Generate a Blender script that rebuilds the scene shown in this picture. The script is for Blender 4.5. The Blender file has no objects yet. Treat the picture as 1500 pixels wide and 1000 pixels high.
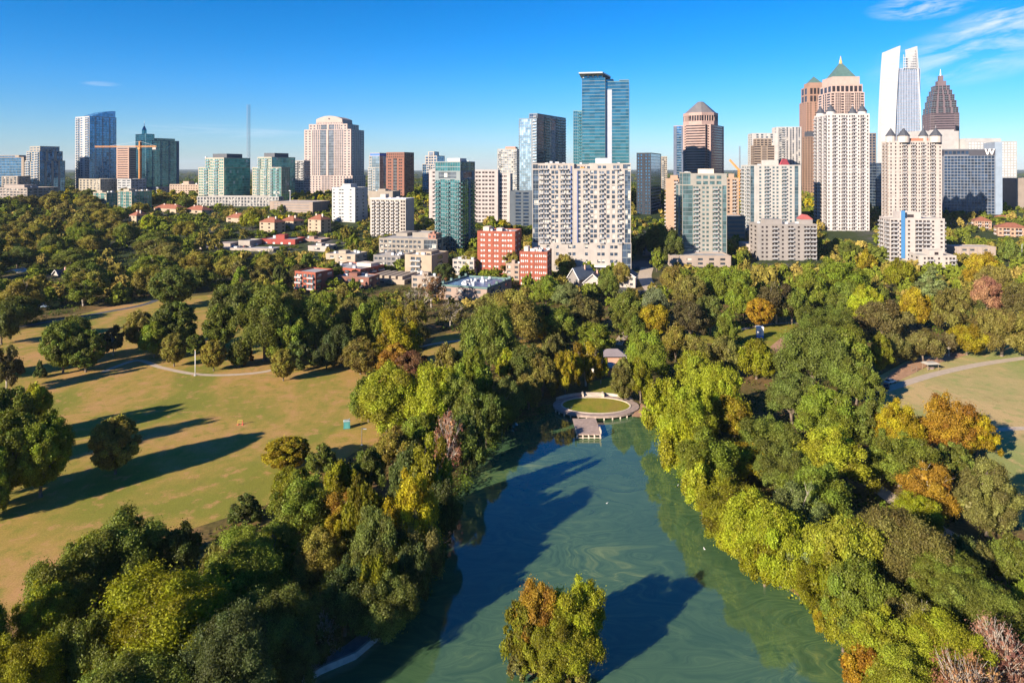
import bpy, math, random
import numpy as np
R = math.radians
random.seed(7)
scene = bpy.context.scene
# ------------------------------------------------------------------ camera, sky, sun, exposure
CAMZ, FPX, HORIZON = 75.0, 1000.0, 248.0          # drone height in metres, focal length and horizon in photo pixels
cam_data = bpy.data.cameras.new('camera')
cam = bpy.data.objects.new('camera', cam_data)
scene.collection.objects.link(cam)
cam.location = (0, 0, CAMZ)
cam.rotation_euler = (R(90), 0, 0)
cam_data.sensor_width = 36.0
cam_data.lens = 36.0 * FPX / 1500.0
cam_data.shift_y = -(500.0 - HORIZON) / 1500.0
cam_data.clip_start = 1.0
cam_data.clip_end = 60000.0
scene.camera = cam

SUN_AZ_X, SUN_AZ_Y, SUN_EL = -0.73, -0.685, 21.0     # direction to the sun on the ground plane, and elevation
SKY_STRENGTH = 0.055
SUN_STRENGTH = 4.8
EXPOSURE = 1.35
world = bpy.data.worlds.new('World')
scene.world = world
world.use_nodes = True
wn, wl = world.node_tree.nodes, world.node_tree.links
wn.clear()
w_out = wn.new('ShaderNodeOutputWorld')
w_bg = wn.new('ShaderNodeBackground')
w_bg.inputs['Strength'].default_value = SKY_STRENGTH
sky = wn.new('ShaderNodeTexSky')
sky.sky_type = 'NISHITA'
sky.sun_disc = False
sky.sun_elevation = R(SUN_EL)
sky.sun_rotation = math.atan2(SUN_AZ_X, SUN_AZ_Y)
sky.altitude = 300
sky.air_density = 1.0
sky.dust_density = 0.0
sky.ozone_density = 6.0
w_hsv = wn.new('ShaderNodeHueSaturation')
w_hsv.inputs['Saturation'].default_value = 1.3
wl.new(sky.outputs[0], w_hsv.inputs['Color'])   # a little deeper blue, as in clear autumn air; the tint node below takes the yellow out of the low sky
# thin cirrus, part of the sky itself: streaky noise in a patch of directions to the upper right, faint streaks low on the left
geo = wn.new('ShaderNodeTexCoord')
def w_math(op, a, b=None, c=None):
    n = wn.new('ShaderNodeMath'); n.operation = op
    for i, v in enumerate((a, b, c)):
        if v is None: continue
        if isinstance(v, (int, float)): n.inputs[i].default_value = v
        else: wl.new(v, n.inputs[i])
    return n.outputs[0]
sep = wn.new('ShaderNodeSeparateXYZ'); wl.new(geo.outputs['Generated'], sep.inputs[0])
ysafe = w_math('MAXIMUM', sep.outputs[1], 0.05)
su = w_math('DIVIDE', sep.outputs[0], ysafe)          # tangent-plane direction
sv = w_math('DIVIDE', sep.outputs[2], ysafe)
def cloud_patch(cu, cv, ru, rv, slope, sx, sy, lo, hi, amount, seed):
    du = w_math('SUBTRACT', su, cu); dv0 = w_math('SUBTRACT', sv, cv)
    dv = w_math('SUBTRACT', dv0, w_math('MULTIPLY', du, slope))
    e = w_math('ADD', w_math('POWER', w_math('DIVIDE', du, ru), 2.0), w_math('POWER', w_math('DIVIDE', dv, rv), 2.0))
    m = wn.new('ShaderNodeMapRange'); m.interpolation_type = 'SMOOTHSTEP'
    m.inputs['From Min'].default_value = 1.0; m.inputs['From Max'].default_value = 0.05
    wl.new(e, m.inputs['Value'])
    comb = wn.new('ShaderNodeCombineXYZ')
    wl.new(w_math('MULTIPLY', du, sx), comb.inputs[0]); wl.new(w_math('MULTIPLY', dv, sy), comb.inputs[1]); comb.inputs[2].default_value = seed
    nz = wn.new('ShaderNodeTexNoise'); nz.inputs['Scale'].default_value = 1.0; nz.inputs['Detail'].default_value = 7.0
    nz.inputs['Roughness'].default_value = 0.6; nz.inputs['Distortion'].default_value = 0.5
    wl.new(comb.outputs[0], nz.inputs['Vector'])
    r = wn.new('ShaderNodeMapRange'); r.inputs['From Min'].default_value = lo; r.inputs['From Max'].default_value = hi
    wl.new(nz.outputs[0], r.inputs['Value'])
    front = w_math('GREATER_THAN', sep.outputs[1], 0.1)
    return w_math('MULTIPLY', front, w_math('MULTIPLY', w_math('MULTIPLY', m.outputs[0], r.outputs[0]), amount))
c1 = cloud_patch(0.70, 0.178, 0.20, 0.055, 0.22, 9, 38, 0.38, 0.76, 0.75, 1.3)
c2 = cloud_patch(0.60, 0.238, 0.09, 0.022, 0.10, 14, 60, 0.40, 0.70, 0.75, 4.1)
c3 = cloud_patch(0.73, 0.225, 0.13, 0.022, 0.25, 12, 70, 0.42, 0.74, 0.7, 8.2)
c4 = cloud_patch(-0.44, 0.056, 0.16, 0.012, -0.02, 8, 120, 0.42, 0.75, 0.4, 2.7)
c5 = cloud_patch(-0.602, 0.125, 0.035, 0.004, -0.05, 22, 200, 0.35, 0.75, 0.35, 5.5)
w_tint = wn.new('ShaderNodeValToRGB'); e_ = w_tint.color_ramp.elements
e_[0].position, e_[0].color = 0.0, (0.80, 0.82, 0.98, 1)
e_[1].position, e_[1].color = 0.45, (0.09, 0.90, 1.12, 1)
for p_, c_ in ((0.05, (0.90, 0.97, 1.12, 1)), (0.12, (0.75, 1.06, 1.26, 1)), (0.22, (0.30, 1.02, 1.20, 1))):
    x_ = e_.new(p_); x_.color = c_
wl.new(sep.outputs[2], w_tint.inputs[0])
w_mul = wn.new('ShaderNodeMixRGB'); w_mul.blend_type = 'MULTIPLY'; w_mul.inputs[0].default_value = 1.0
wl.new(w_hsv.outputs[0], w_mul.inputs[1]); wl.new(w_tint.outputs[0], w_mul.inputs[2])
csum = w_math('MINIMUM', w_math('ADD', w_math('ADD', w_math('ADD', c1, c2), c3), w_math('ADD', c4, c5)), 1.0)
w_mix = wn.new('ShaderNodeMixRGB')
wl.new(csum, w_mix.inputs[0]); wl.new(w_mul.outputs[0], w_mix.inputs[1])
w_mix.inputs[2].default_value = (7.0, 7.4, 8.2, 1)
wl.new(w_mix.outputs[0], w_bg.inputs['Color'])
wl.new(w_bg.outputs[0], w_out.inputs[0])

sun_data = bpy.data.lights.new('sun', 'SUN')
sun_data.energy = SUN_STRENGTH
sun_data.angle = R(0.5)
sun_data.color = (1.0, 0.87, 0.70)
sun = bpy.data.objects.new('sun', sun_data)
scene.collection.objects.link(sun)
_ce = math.cos(R(SUN_EL))
from mathutils import Vector
sun_dir = Vector((SUN_AZ_X * _ce, SUN_AZ_Y * _ce, math.sin(R(SUN_EL)) * math.hypot(SUN_AZ_X, SUN_AZ_Y)))
sun.rotation_euler = sun_dir.to_track_quat('Z', 'Y').to_euler()
sun.location = (-200, -200, 300)
scene.view_settings.view_transform = 'Standard'
scene.view_settings.look = 'None'
scene.view_settings.exposure = EXPOSURE
scene.view_settings.gamma = 1.0
scene.cycles.use_denoising = True
scene.cycles.max_bounces = 5
scene.cycles.diffuse_bounces = 2
scene.cycles.glossy_bounces = 3
scene.cycles.transmission_bounces = 3
scene.cycles.transparent_max_bounces = 4
scene.cycles.volume_bounces = 0
scene.cycles.sample_clamp_indirect = 6.0

# ------------------------------------------------------------------ terrain and pixel helpers
RISE0, RISE1, RISE = 400.0, 950.0, 36.0             # the city stands on a ridge behind the flat park
def ground_z(X, Y):
    t = min(1.0, max(0.0, (Y - RISE0) / (RISE1 - RISE0)))
    return RISE * t * t * (3 - 2 * t)
def at(px, py, z=None):
    """the ground point seen at a photo pixel (or the point at height z)"""
    k = (py - HORIZON) / FPX
    if z is not None:
        Y = (CAMZ - z) / k
        return Vector(((px - 750.0) / FPX * Y, Y, z))
    lo, hi = 30.0, 12000.0
    for _ in range(50):
        m = 0.5 * (lo + hi)
        if CAMZ - ground_z(0, m) - k * m > 0: lo = m
        else: hi = m
    Y = lo
    return Vector(((px - 750.0) / FPX * Y, Y, ground_z(0, Y)))
def to_px(p):
    return 750 + FPX * p[0] / p[1], HORIZON + (CAMZ - p[2]) / p[1] * FPX

# ------------------------------------------------------------------ object helpers
COL = scene.collection
def tag(o, label=None, cat=None, group=None, kind=None):
    if label: o['label'] = label
    if cat: o['category'] = cat
    if group: o['group'] = group
    if kind: o['kind'] = kind
    return o
def empty(name, loc=(0, 0, 0), rz=0.0):
    o = bpy.data.objects.new(name, None)
    o.empty_display_size = 0.5
    o.location = loc
    o.rotation_euler = (0, 0, rz)
    COL.objects.link(o)
    return o
def link_mesh(name, mesh, parent=None, loc=(0, 0, 0)):
    o = bpy.data.objects.new(name, mesh)
    o.location = loc
    if parent: o.parent = parent
    COL.objects.link(o)
    return o
class MB:
    """collects shapes for ONE mesh object"""
    def __init__(s): s.v, s.f = [], []
    def box(s, x0, x1, y0, y1, z0, z1):
        n = len(s.v)
        s.v += [(x0, y0, z0), (x1, y0, z0), (x1, y1, z0), (x0, y1, z0), (x0, y0, z1), (x1, y0, z1), (x1, y1, z1), (x0, y1, z1)]
        s.f += [(n, n+3, n+2, n+1), (n+4, n+5, n+6, n+7), (n, n+1, n+5, n+4), (n+1, n+2, n+6, n+5), (n+2, n+3, n+7, n+6), (n+3, n, n+4, n+7)]
        return s
    def prism(s, poly, z0, z1, top_scale=1.0, centre=None):
        n = len(s.v); k = len(poly)
        cx, cy = centre or (sum(p[0] for p in poly) / k, sum(p[1] for p in poly) / k)
        s.v += [(p[0], p[1], z0) for p in poly]
        if top_scale <= 0:
            s.v.append((cx, cy, z1))
            s.f += [(n+i, n+(i+1) % k, n+k) for i in range(k)]
        else:
            s.v += [(cx+(p[0]-cx)*top_scale, cy+(p[1]-cy)*top_scale, z1) for p in poly]
            s.f += [(n+i, n+(i+1) % k, n+k+(i+1) % k, n+k+i) for i in range(k)]
            s.f.append(tuple(range(n+k, n+2*k)))
        s.f.append(tuple(range(n+k-1, n-1, -1)))
        return s
    def bar(s, p, q, r, r2=None, k=5):
        p, q = Vector(p), Vector(q); r2 = r if r2 is None else r2
        d = (q - p); 
        if d.length < 1e-6: return s
        d.normalize()
        a = d.orthogonal().normalized(); b = d.cross(a)
        n = len(s.v)
        for c, rr in ((p, r), (q, r2)):
            for i in range(k):
                w = 2 * math.pi * i / k
                s.v.append(tuple(c + a * (rr * math.cos(w)) + b * (rr * math.sin(w))))
        s.f += [(n+i, n+(i+1) % k, n+k+(i+1) % k, n+k+i) for i in range(k)]
        s.f += [tuple(range(n+k-1, n-1, -1)), tuple(range(n+k, n+2*k))]
        return s
    def sheet(s, pts):
        n = len(s.v); s.v += [tuple(p) for p in pts]; s.f.append(tuple(range(n, n+len(pts)))); return s
    def mesh(s, name, mat=None, smooth=False):
        m = bpy.data.meshes.new(name)
        m.from_pydata(s.v, [], s.f)
        if mat: m.materials.append(mat)
        if smooth: m.polygons.foreach_set('use_smooth', [True] * len(m.polygons))
        m.update()
        return m
    def build(s, name, mat=None, parent=None, smooth=False, loc=(0, 0, 0)):
        return link_mesh(name, s.mesh(name, mat, smooth), parent, loc)

# ------------------------------------------------------------------ materials
def new_mat(name):
    m = bpy.data.materials.new(name); m.use_nodes = True
    n = m.node_tree.nodes; n.clear()
    out = n.new('ShaderNodeOutputMaterial')
    return m, n, m.node_tree.links, out
def noise(n, l, vec, scale, detail=3.0, rough=0.55, dist=0.0):
    t = n.new('ShaderNodeTexNoise'); t.inputs['Scale'].default_value = scale; t.inputs['Detail'].default_value = detail
    t.inputs['Roughness'].default_value = rough; t.inputs['Distortion'].default_value = dist
    if vec is not None: l.new(vec, t.inputs['Vector'])
    return t.outputs[0]
def ramp(n, l, fac, stops):
    r = n.new('ShaderNodeValToRGB'); e = r.color_ramp.elements
    while len(e) > 1: e.remove(e[0])
    e[0].position, e[0].color = stops[0][0], (*stops[0][1], 1)
    for p, c in stops[1:]:
        x = e.new(p); x.color = (*c, 1)
    l.new(fac, r.inputs[0])
    return r.outputs[0]
def mixc(n, l, fac, a, b, mode='MIX'):
    x = n.new('ShaderNodeMixRGB'); x.blend_type = mode
    for i, v in enumerate((fac, a, b)):
        if hasattr(v, 'is_linked'): l.new(v, x.inputs[i])
        elif isinstance(v, (int, float)): x.inputs[i].default_value = v
        else: x.inputs[i].default_value = (*v, 1)
    return x.outputs[0]
def maprange(n, l, v, a, b, c=0.0, d=1.0, smooth=False):
    x = n.new('ShaderNodeMapRange')
    if smooth: x.interpolation_type = 'SMOOTHSTEP'
    for i, k in ((1, a), (2, b), (3, c), (4, d)): x.inputs[i].default_value = k
    l.new(v, x.inputs[0])
    return x.outputs[0]
_mats = {}
def paint(col, rough=0.75, name='wall_paint', spread=0.12, scale=0.15):
    """masonry, render, metal paint: base colour with faint weathering"""
    key = ('p', tuple(col), rough, spread)
    if key in _mats: return _mats[key]
    m, n, l, out = new_mat(name)
    p = n.new('ShaderNodeBsdfPrincipled'); l.new(p.outputs[0], out.inputs[0])
    tc = n.new('ShaderNodeTexCoord')
    f = noise(n, l, tc.outputs['Object'], scale, 5.0, 0.6)
    d = tuple(max(0, c * (1 - spread)) for c in col); b = tuple(min(0.9, c * (1 + spread * 0.8)) for c in col)
    l.new(ramp(n, l, f, [(0.3, d), (0.7, b)]), p.inputs['Base Color'])
    p.inputs['Roughness'].default_value = rough
    _mats[key] = m
    return m
def glass(tint, metal=0.55, rough=0.12, vary=0.55, cell=(3.0, 3.0, 3.4), name='window_glass', blinds=0.0):
    """reflective glazing whose panes differ a little from one to the next"""
    key = ('g', tuple(tint), metal, rough, vary, cell, blinds)
    if key in _mats: return _mats[key]
    m, n, l, out = new_mat(name)
    p = n.new('ShaderNodeBsdfPrincipled'); l.new(p.outputs[0], out.inputs[0])
    tc = n.new('ShaderNodeTexCoord')
    sn = n.new('ShaderNodeVectorMath'); sn.operation = 'SNAP'; sn.inputs[1].default_value = cell
    ad = n.new('ShaderNodeVectorMath'); ad.operation = 'ADD'; ad.inputs[1].default_value = (0.37, 0.41, 0.13)
    l.new(tc.outputs['Object'], ad.inputs[0]); l.new(ad.outputs[0], sn.inputs[0])
    wn_ = n.new('ShaderNodeTexWhiteNoise'); wn_.noise_dimensions = '4D'
    oi = n.new('ShaderNodeObjectInfo')
    l.new(sn.outputs[0], wn_.inputs['Vector']); l.new(oi.outputs['Random'], wn_.inputs['W'])
    v = wn_.outputs[0]
    lo = tuple(c * (1 - vary) for c in tint); hi = tuple(min(0.95, c * (1 + vary * 0.7)) for c in tint)
    c = ramp(n, l, v, [(0.0, lo), (0.55, tint), (1.0, hi)])
    if blinds > 0:
        c = mixc(n, l, maprange(n, l, v, 1 - blinds, 1 - blinds + 0.02), c, (0.5, 0.47, 0.42))
        l.new(maprange(n, l, v, 1 - blinds, 1 - blinds + 0.02, metal, 0.0), p.inputs['Metallic'])
    else:
        p.inputs['Metallic'].default_value = metal
    l.new(c, p.inputs['Base Color'])
    l.new(maprange(n, l, v, 0, 1, rough * 0.5, rough * 1.6), p.inputs['Roughness'])
    bp = n.new('ShaderNodeBump'); bp.inputs['Strength'].default_value = 0.05; bp.inputs['Distance'].default_value = 1.0
    l.new(noise(n, l, tc.outputs['Object'], 0.12, 2.0), bp.inputs['Height'])
    l.new(bp.outputs[0], p.inputs['Normal'])
    _mats[key] = m
    return m
def leaf_material():
    m, n, l, out = new_mat('leaves')
    oi = n.new('ShaderNodeObjectInfo'); ge = n.new('ShaderNodeNewGeometry')
    at_ = n.new('ShaderNodeAttribute'); at_.attribute_name = 'clump'
    h = n.new('ShaderNodeHueSaturation')
    l.new(oi.outputs['Color'], h.inputs['Color'])
    l.new(maprange(n, l, at_.outputs['Fac'], 0, 1, 0.478, 0.516), h.inputs['Hue'])
    l.new(maprange(n, l, ge.outputs['Random Per Island'], 0, 1, 0.6, 1.45), h.inputs['Value'])
    h2 = n.new('ShaderNodeHueSaturation'); l.new(h.outputs[0], h2.inputs['Color'])
    l.new(maprange(n, l, at_.outputs['Fac'], 0, 1, 0.68, 1.34), h2.inputs['Value'])
    d = n.new('ShaderNodeBsdfDiffuse'); t = n.new('ShaderNodeBsdfTranslucent'); g = n.new('ShaderNodeBsdfGlossy')
    g.inputs['Roughness'].default_value = 0.5
    l.new(h2.outputs[0], d.inputs['Color'])
    tw = mixc(n, l, 1.0, h2.outputs[0], (1.25, 1.2, 0.45), 'MULTIPLY'); l.new(tw, t.inputs['Color'])
    mx = n.new('ShaderNodeMixShader'); mx.inputs[0].default_value = 0.38
    l.new(d.outputs[0], mx.inputs[1]); l.new(t.outputs[0], mx.inputs[2])
    m2 = n.new('ShaderNodeMixShader'); m2.inputs[0].default_value = 0.012
    l.new(mx.outputs[0], m2.inputs[1]); l.new(g.outputs[0], m2.inputs[2])
    l.new(m2.outputs[0], out.inputs[0])
    return m
LEAF = leaf_material()
BARK = paint((0.16, 0.12, 0.09), 0.9, 'bark', 0.4, 2.0)
PALE_BARK = paint((0.42, 0.36, 0.30), 0.9, 'pale_bark', 0.3, 2.0)
def M(*c): return paint(c)
WHITE = paint((0.74, 0.71, 0.68), 0.6, 'white_paint')
STEEL = paint((0.45, 0.46, 0.48), 0.45, 'painted_steel')
ASPHALT = paint((0.075, 0.075, 0.08), 0.9, 'asphalt', 0.25, 0.4)
PAVING = paint((0.36, 0.31, 0.27), 0.9, 'paving', 0.2, 0.6)
ROOFGREY = paint((0.34, 0.33, 0.32), 0.9, 'roof_membrane', 0.3, 0.2)
# ------------------------------------------------------------------ the setting: lake, ground, lawns, paths
WATER_Z = -1.0
LAKE_PX = [(948, 606), (975, 640), (1000, 695), (1025, 735), (1070, 790), (1150, 858), (1215, 905), (1262, 960), (1300, 1010), (1420, 1150), (1500, 1400),
           (100, 1400), (250, 1150), (420, 1004), (470, 975), (520, 955), (557, 925), (590, 900), (622, 850), (640, 800), (655, 760), (672, 715),
           (694, 680), (720, 645), (752, 618), (800, 604), (850, 600), (905, 599)]
LAKE = np.array([[at(x, y, WATER_Z).x, at(x, y, WATER_Z).y] for x, y in LAKE_PX])
def poly_sd(P, poly):
    """signed distance of points P (n,2) to a polygon, positive outside"""
    A = poly; B = np.roll(poly, -1, 0)
    d = np.full(len(P), 1e18); inside = np.zeros(len(P), bool)
    for a, b in zip(A, B):
        e = b - a; w = P - a
        t = np.clip((w @ e) / (e @ e), 0, 1)
        q = w - t[:, None] * e
        d = np.minimum(d, (q * q).sum(1))
        c = ((a[1] > P[:, 1]) != (b[1] > P[:, 1]))
        with np.errstate(divide='ignore', invalid='ignore'):
            xx = (b[0] - a[0]) * (P[:, 1] - a[1]) / (b[1] - a[1]) + a[0]
        inside ^= c & (P[:, 0] < xx)
    d = np.sqrt(d)
    return np.where(inside, -d, d)
def lake_sd(x, y): return float(poly_sd(np.array([[x, y]]), LAKE)[0])
def axis(dense0, dense1, step, lo, hi, grow=1.18):
    a = list(np.arange(dense0, dense1 + 1e-6, step))
    s = step; v = dense1
    while v < hi: s *= grow; v += s; a.append(v)
    s = step; v = dense0; left = []
    while v > lo: s *= grow; v -= s; left.append(v)
    return np.array(left[::-1] + a)
gx = axis(-110, 110, 2.2, -14000, 14000); gy = axis(44, 240, 2.2, -300, 20000)
GX, GY = np.meshgrid(gx, gy)
P = np.stack([GX.ravel(), GY.ravel()], 1)
sd = poly_sd(P, LAKE)
t = np.clip((P[:, 1] - RISE0) / (RISE1 - RISE0), 0, 1)
gz = RISE * t * t * (3 - 2 * t)
bank = np.clip(-1.25 + (sd + 0.6) * 0.55, -3.0, 0.0)
gz = np.where(sd < 4.0, bank, gz)
far = np.clip((P[:, 1] - 5000) / 9000, 0, 1)
gz = gz + far * (18 + 22 * np.sin(P[:, 0] * 0.0011 + 1.0) * np.sin(P[:, 0] * 0.00037 + 2.0))
nx, ny = len(gx), len(gy)
gm = bpy.data.meshes.new('ground')
verts = np.column_stack([P, gz])
idx = np.arange(nx * ny).reshape(ny, nx)
quads = np.stack([idx[:-1, :-1].ravel(), idx[:-1, 1:].ravel(), idx[1:, 1:].ravel(), idx[1:, :-1].ravel()], 1)
gm.from_pydata(verts.tolist(), [], quads.tolist())
gm.polygons.foreach_set('use_smooth', [True] * len(gm.polygons))
m, n, l, out = new_mat('ground_soil')
p = n.new('ShaderNodeBsdfPrincipled'); l.new(p.outputs[0], out.inputs[0]); p.inputs['Roughness'].default_value = 0.95
p.inputs['Specular IOR Level'].default_value = 0.1
tc = n.new('ShaderNodeTexCoord'); V = tc.outputs['Object']
a = ramp(n, l, noise(n, l, V, 0.06, 5.0), [(0.32, (0.07, 0.075, 0.02)), (0.5, (0.14, 0.105, 0.04)), (0.66, (0.22, 0.13, 0.06))])
b = ramp(n, l, noise(n, l, V, 0.9, 3.0), [(0.3, (0.6, 0.6, 0.6)), (0.7, (1.25, 1.2, 1.1))])
near = mixc(n, l, 1.0, a, b, 'MULTIPLY')
farc = ramp(n, l, noise(n, l, V, 0.011, 7.0, 0.7), [(0.36, (0.022, 0.036, 0.014)), (0.52, (0.04, 0.055, 0.02)), (0.58, (0.075, 0.072, 0.07)), (0.68, (0.16, 0.145, 0.13))])
sy = n.new('ShaderNodeSeparateXYZ'); l.new(V, sy.inputs[0])
l.new(mixc(n, l, maprange(n, l, sy.outputs[1], 400, 520), near, farc), p.inputs['Base Color'])
gm.materials.append(m)
tag(link_mesh('ground', gm), kind='structure')

# water: murky green body with drifting algae, glossy surface
m, n, l, out = new_mat('lake_water')
p = n.new('ShaderNodeBsdfPrincipled'); l.new(p.outputs[0], out.inputs[0])
tc = n.new('ShaderNodeTexCoord'); V = tc.outputs['Object']
mp = n.new('ShaderNodeMapping'); mp.inputs['Rotation'].default_value = (0, 0, R(-28)); mp.inputs['Scale'].default_value = (0.036, 0.066, 1); l.new(V, mp.inputs['Vector'])
w1 = n.new('ShaderNodeTexNoise'); w1.inputs['Scale'].default_value = 1.3; w1.inputs['Detail'].default_value = 2.0; l.new(mp.outputs[0], w1.inputs['Vector'])
vm = n.new('ShaderNodeVectorMath'); vm.operation = 'MULTIPLY_ADD'; vm.inputs[1].default_value = (2.4, 2.4, 0); l.new(w1.outputs['Color'], vm.inputs[0]); l.new(mp.outputs[0], vm.inputs[2])
sw = noise(n, l, vm.outputs[0], 2.9, 9.0, 0.68, 2.2)
fine = maprange(n, l, sw, 0.36, 0.68, 0, 1)
thick = maprange(n, l, noise(n, l, V, 0.022, 3.0), 0.36, 0.6, 0.25, 1.0)
f = n.new('ShaderNodeMath'); f.operation = 'MULTIPLY'; l.new(fine, f.inputs[0]); l.new(thick, f.inputs[1])
wc = ramp(n, l, f.outputs[0], [(0.0, (0.040, 0.088, 0.040)), (0.42, (0.068, 0.128, 0.054)), (0.68, (0.105, 0.160, 0.058)), (1.0, (0.19, 0.24, 0.085))])
l.new(wc, p.inputs['Base Color'])
p.inputs['Roughness'].default_value = 0.03; p.inputs['IOR'].default_value = 1.75
bp = n.new('ShaderNodeBump'); bp.inputs['Strength'].default_value = 0.06; bp.inputs['Distance'].default_value = 0.06
l.new(noise(n, l, V, 1.1, 3.0), bp.inputs['Height']); l.new(bp.outputs[0], p.inputs['Normal'])
WATERMAT = m
x0, y0 = LAKE.min(0) - 10; x1, y1 = LAKE.max(0) + 6
tag(MB().sheet([(x0, y0, WATER_Z), (x1, y0, WATER_Z), (x1, y1, WATER_Z), (x0, y1, WATER_Z)]).build('lake_water', m), kind='structure')

def lawn_material(name, tan, green, dry, k):
    m, n, l, out = new_mat(name)
    p = n.new('ShaderNodeBsdfPrincipled'); l.new(p.outputs[0], out.inputs[0]); p.inputs['Roughness'].default_value = 0.95
    p.inputs['Specular IOR Level'].default_value = 0.1
    tc = n.new('ShaderNodeTexCoord'); V = tc.outputs['Object']
    mp = n.new('ShaderNodeMapping'); mp.inputs['Scale'].default_value = (1.0, 0.55, 1); mp.inputs['Rotation'].default_value = (0, 0, R(20)); l.new(V, mp.inputs['Vector'])
    big = noise(n, l, mp.outputs[0], 0.028 * k, 5.0, 0.6, 0.8)
    c = ramp(n, l, big, [(0.34, dry), (0.47, tan), (0.58, green), (0.74, tuple(x * 0.85 for x in green))])
    mid = noise(n, l, V, 0.22, 4.0, 0.65)
    c = mixc(n, l, maprange(n, l, mid, 0.54, 0.66, 0, 0.8), c, dry)
    c = mixc(n, l, maprange(n, l, mid, 0.47, 0.34, 0, 0.85), c, green)
    dark = noise(n, l, V, 0.09, 5.0, 0.7, 1.5)
    c = mixc(n, l, maprange(n, l, dark, 0.60, 0.74, 0, 0.55), c, (0.13, 0.105, 0.035))
    wv = n.new('ShaderNodeTexWave'); wv.inputs['Scale'].default_value = 0.11; wv.inputs['Distortion'].default_value = 1.2; wv.inputs['Detail'].default_value = 2
    l.new(V, wv.inputs['Vector'])
    fine = noise(n, l, V, 3.0, 3.0, 0.7)
    c = mixc(n, l, 1.0, c, ramp(n, l, fine, [(0.25, (0.72, 0.72, 0.72)), (0.75, (1.25, 1.25, 1.25))]), 'MULTIPLY')
    c = mixc(n, l, 1.0, c, ramp(n, l, wv.outputs[0], [(0.0, (0.985, 0.985, 0.985)), (1.0, (1.015, 1.015, 1.015))]), 'MULTIPLY')
    l.new(c, p.inputs['Base Color'])
    return m
LAWN = lawn_material('dry_lawn', (0.33, 0.225, 0.058), (0.20, 0.195, 0.033), (0.42, 0.235, 0.095), 1.0)
FIELD = lawn_material('playing_field', (0.36, 0.30, 0.12), (0.26, 0.28, 0.09), (0.46, 0.33, 0.15), 0.8)
BRIGHT = lawn_material('terrace_grass', (0.24, 0.21, 0.030), (0.16, 0.185, 0.02), (0.25, 0.19, 0.04), 3.0)
EARTH = paint((0.36, 0.20, 0.11), 0.95, 'bare_earth', 0.3, 0.5)
def flat_sheet(name, pts, z, mat):
    q = [at(x, y) for x, y in pts]
    return tag(MB().sheet([(v.x, v.y, ground_z(0, v.y) + z) for v in q]).build(name, mat), kind='structure')
LAWN_PX = [(-260, 1000), (-60, 960), (60, 880), (200, 800), (420, 730), (530, 655), (600, 640), (600, 560), (545, 500), (480, 480), (400, 462), (345, 446), (310, 428), (270, 432), (232, 436),
           (150, 452), (0, 492), (-260, 540)]
FIELD_PX = [(1290, 620), (1270, 560), (1330, 528), (1500, 500), (1760, 480), (1900, 1000), (1560, 850), (1470, 740), (1440, 650)]
flat_sheet('lawn', LAWN_PX, 0.03, LAWN)
flat_sheet('playing_field', FIELD_PX, 0.03, FIELD)
flat_sheet('clearing_lawn', [(595, 545), (640, 492), (668, 486), (705, 496), (700, 530)], 0.03, LAWN)
flat_sheet('clearing_lawn', [(735, 505), (790, 492), (795, 515), (745, 530)], 0.03, LAWN)
flat_sheet('clearing_lawn', [(1010, 500), (1050, 476), (1165, 474), (1165, 500), (1130, 512)], 0.03, BRIGHT)
flat_sheet('terrace_lawn', [(862, 582), (862, 560), (900, 552), (918, 570), (915, 582)], 0.03, BRIGHT)
flat_sheet('earth_bank', [(1290, 570), (1305, 545), (1340, 525), (1400, 516), (1420, 519), (1360, 536), (1320, 556)], 0.06, EARTH)
flat_sheet('earth_bank', [(1128, 508), (1150, 490), (1172, 495), (1160, 515), (1140, 520)], 0.06, EARTH)
flat_sheet('earth_bank', [(925, 610), (940, 590), (955, 602), (962, 616), (950, 612)], 0.06, EARTH)
def strip(name, pts, width, z, mat, kind='structure'):
    q = [at(x, y) for x, y in pts]
    # resample for smooth bends
    r = []
    for i in range(len(q) - 1):
        for k in range(6):
            tt = k / 6
            p0, p1, p2, p3 = q[max(i-1, 0)], q[i], q[i+1], q[min(i+2, len(q)-1)]
            r.append(0.5 * ((2*p1) + (p2-p0)*tt + (2*p0-5*p1+4*p2-p3)*tt*tt + (3*p1-p0-3*p2+p3)*tt**3))
    r.append(q[-1])
    b = MB()
    for i, v in enumerate(r):
        d = (r[min(i+1, len(r)-1)] - r[max(i-1, 0)]); d.z = 0; d.normalize()
        s = Vector((-d.y, d.x, 0)) * (width / 2)
        for c in (v + s, v - s): b.v.append((c.x, c.y, ground_z(0, c.y) + z))
    for i in range(len(r) - 1): b.f.append((2*i, 2*i+1, 2*i+3, 2*i+2))
    o = b.build(name, mat)
    return tag(o, kind=kind)
PATHMAT = paint((0.44, 0.35, 0.26), 0.9, 'concrete_path', 0.15, 0.5)
strip('path', [(150, 545), (200, 528), (235, 538), (286, 548), (340, 549), (395, 543), (420, 530)], 2.3, 0.07, PATHMAT)
strip('path', [(1270, 580), (1312, 566), (1370, 548), (1440, 533), (1520, 522), (1640, 508)], 3.6, 0.07, PATHMAT)
strip('path', [(1440, 632), (1480, 628), (1560, 626), (1700, 622)], 2.6, 0.07, PATHMAT)
strip('path', [(1240, 690), (1285, 715), (1320, 740), (1400, 790), (1490, 840)], 4.0, 0.07, PATHMAT)
strip('path', [(20, 480), (90, 468), (150, 458), (215, 445), (250, 428)], 4.0, 0.07, ASPHALT)
strip('path', [(1080, 484), (1120, 476), (1165, 473), (1200, 474)], 2.6, 0.08, PATHMAT)
strip('path', [(905, 505), (915, 490), (930, 480)], 4.0, 0.07, PATHMAT)
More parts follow.
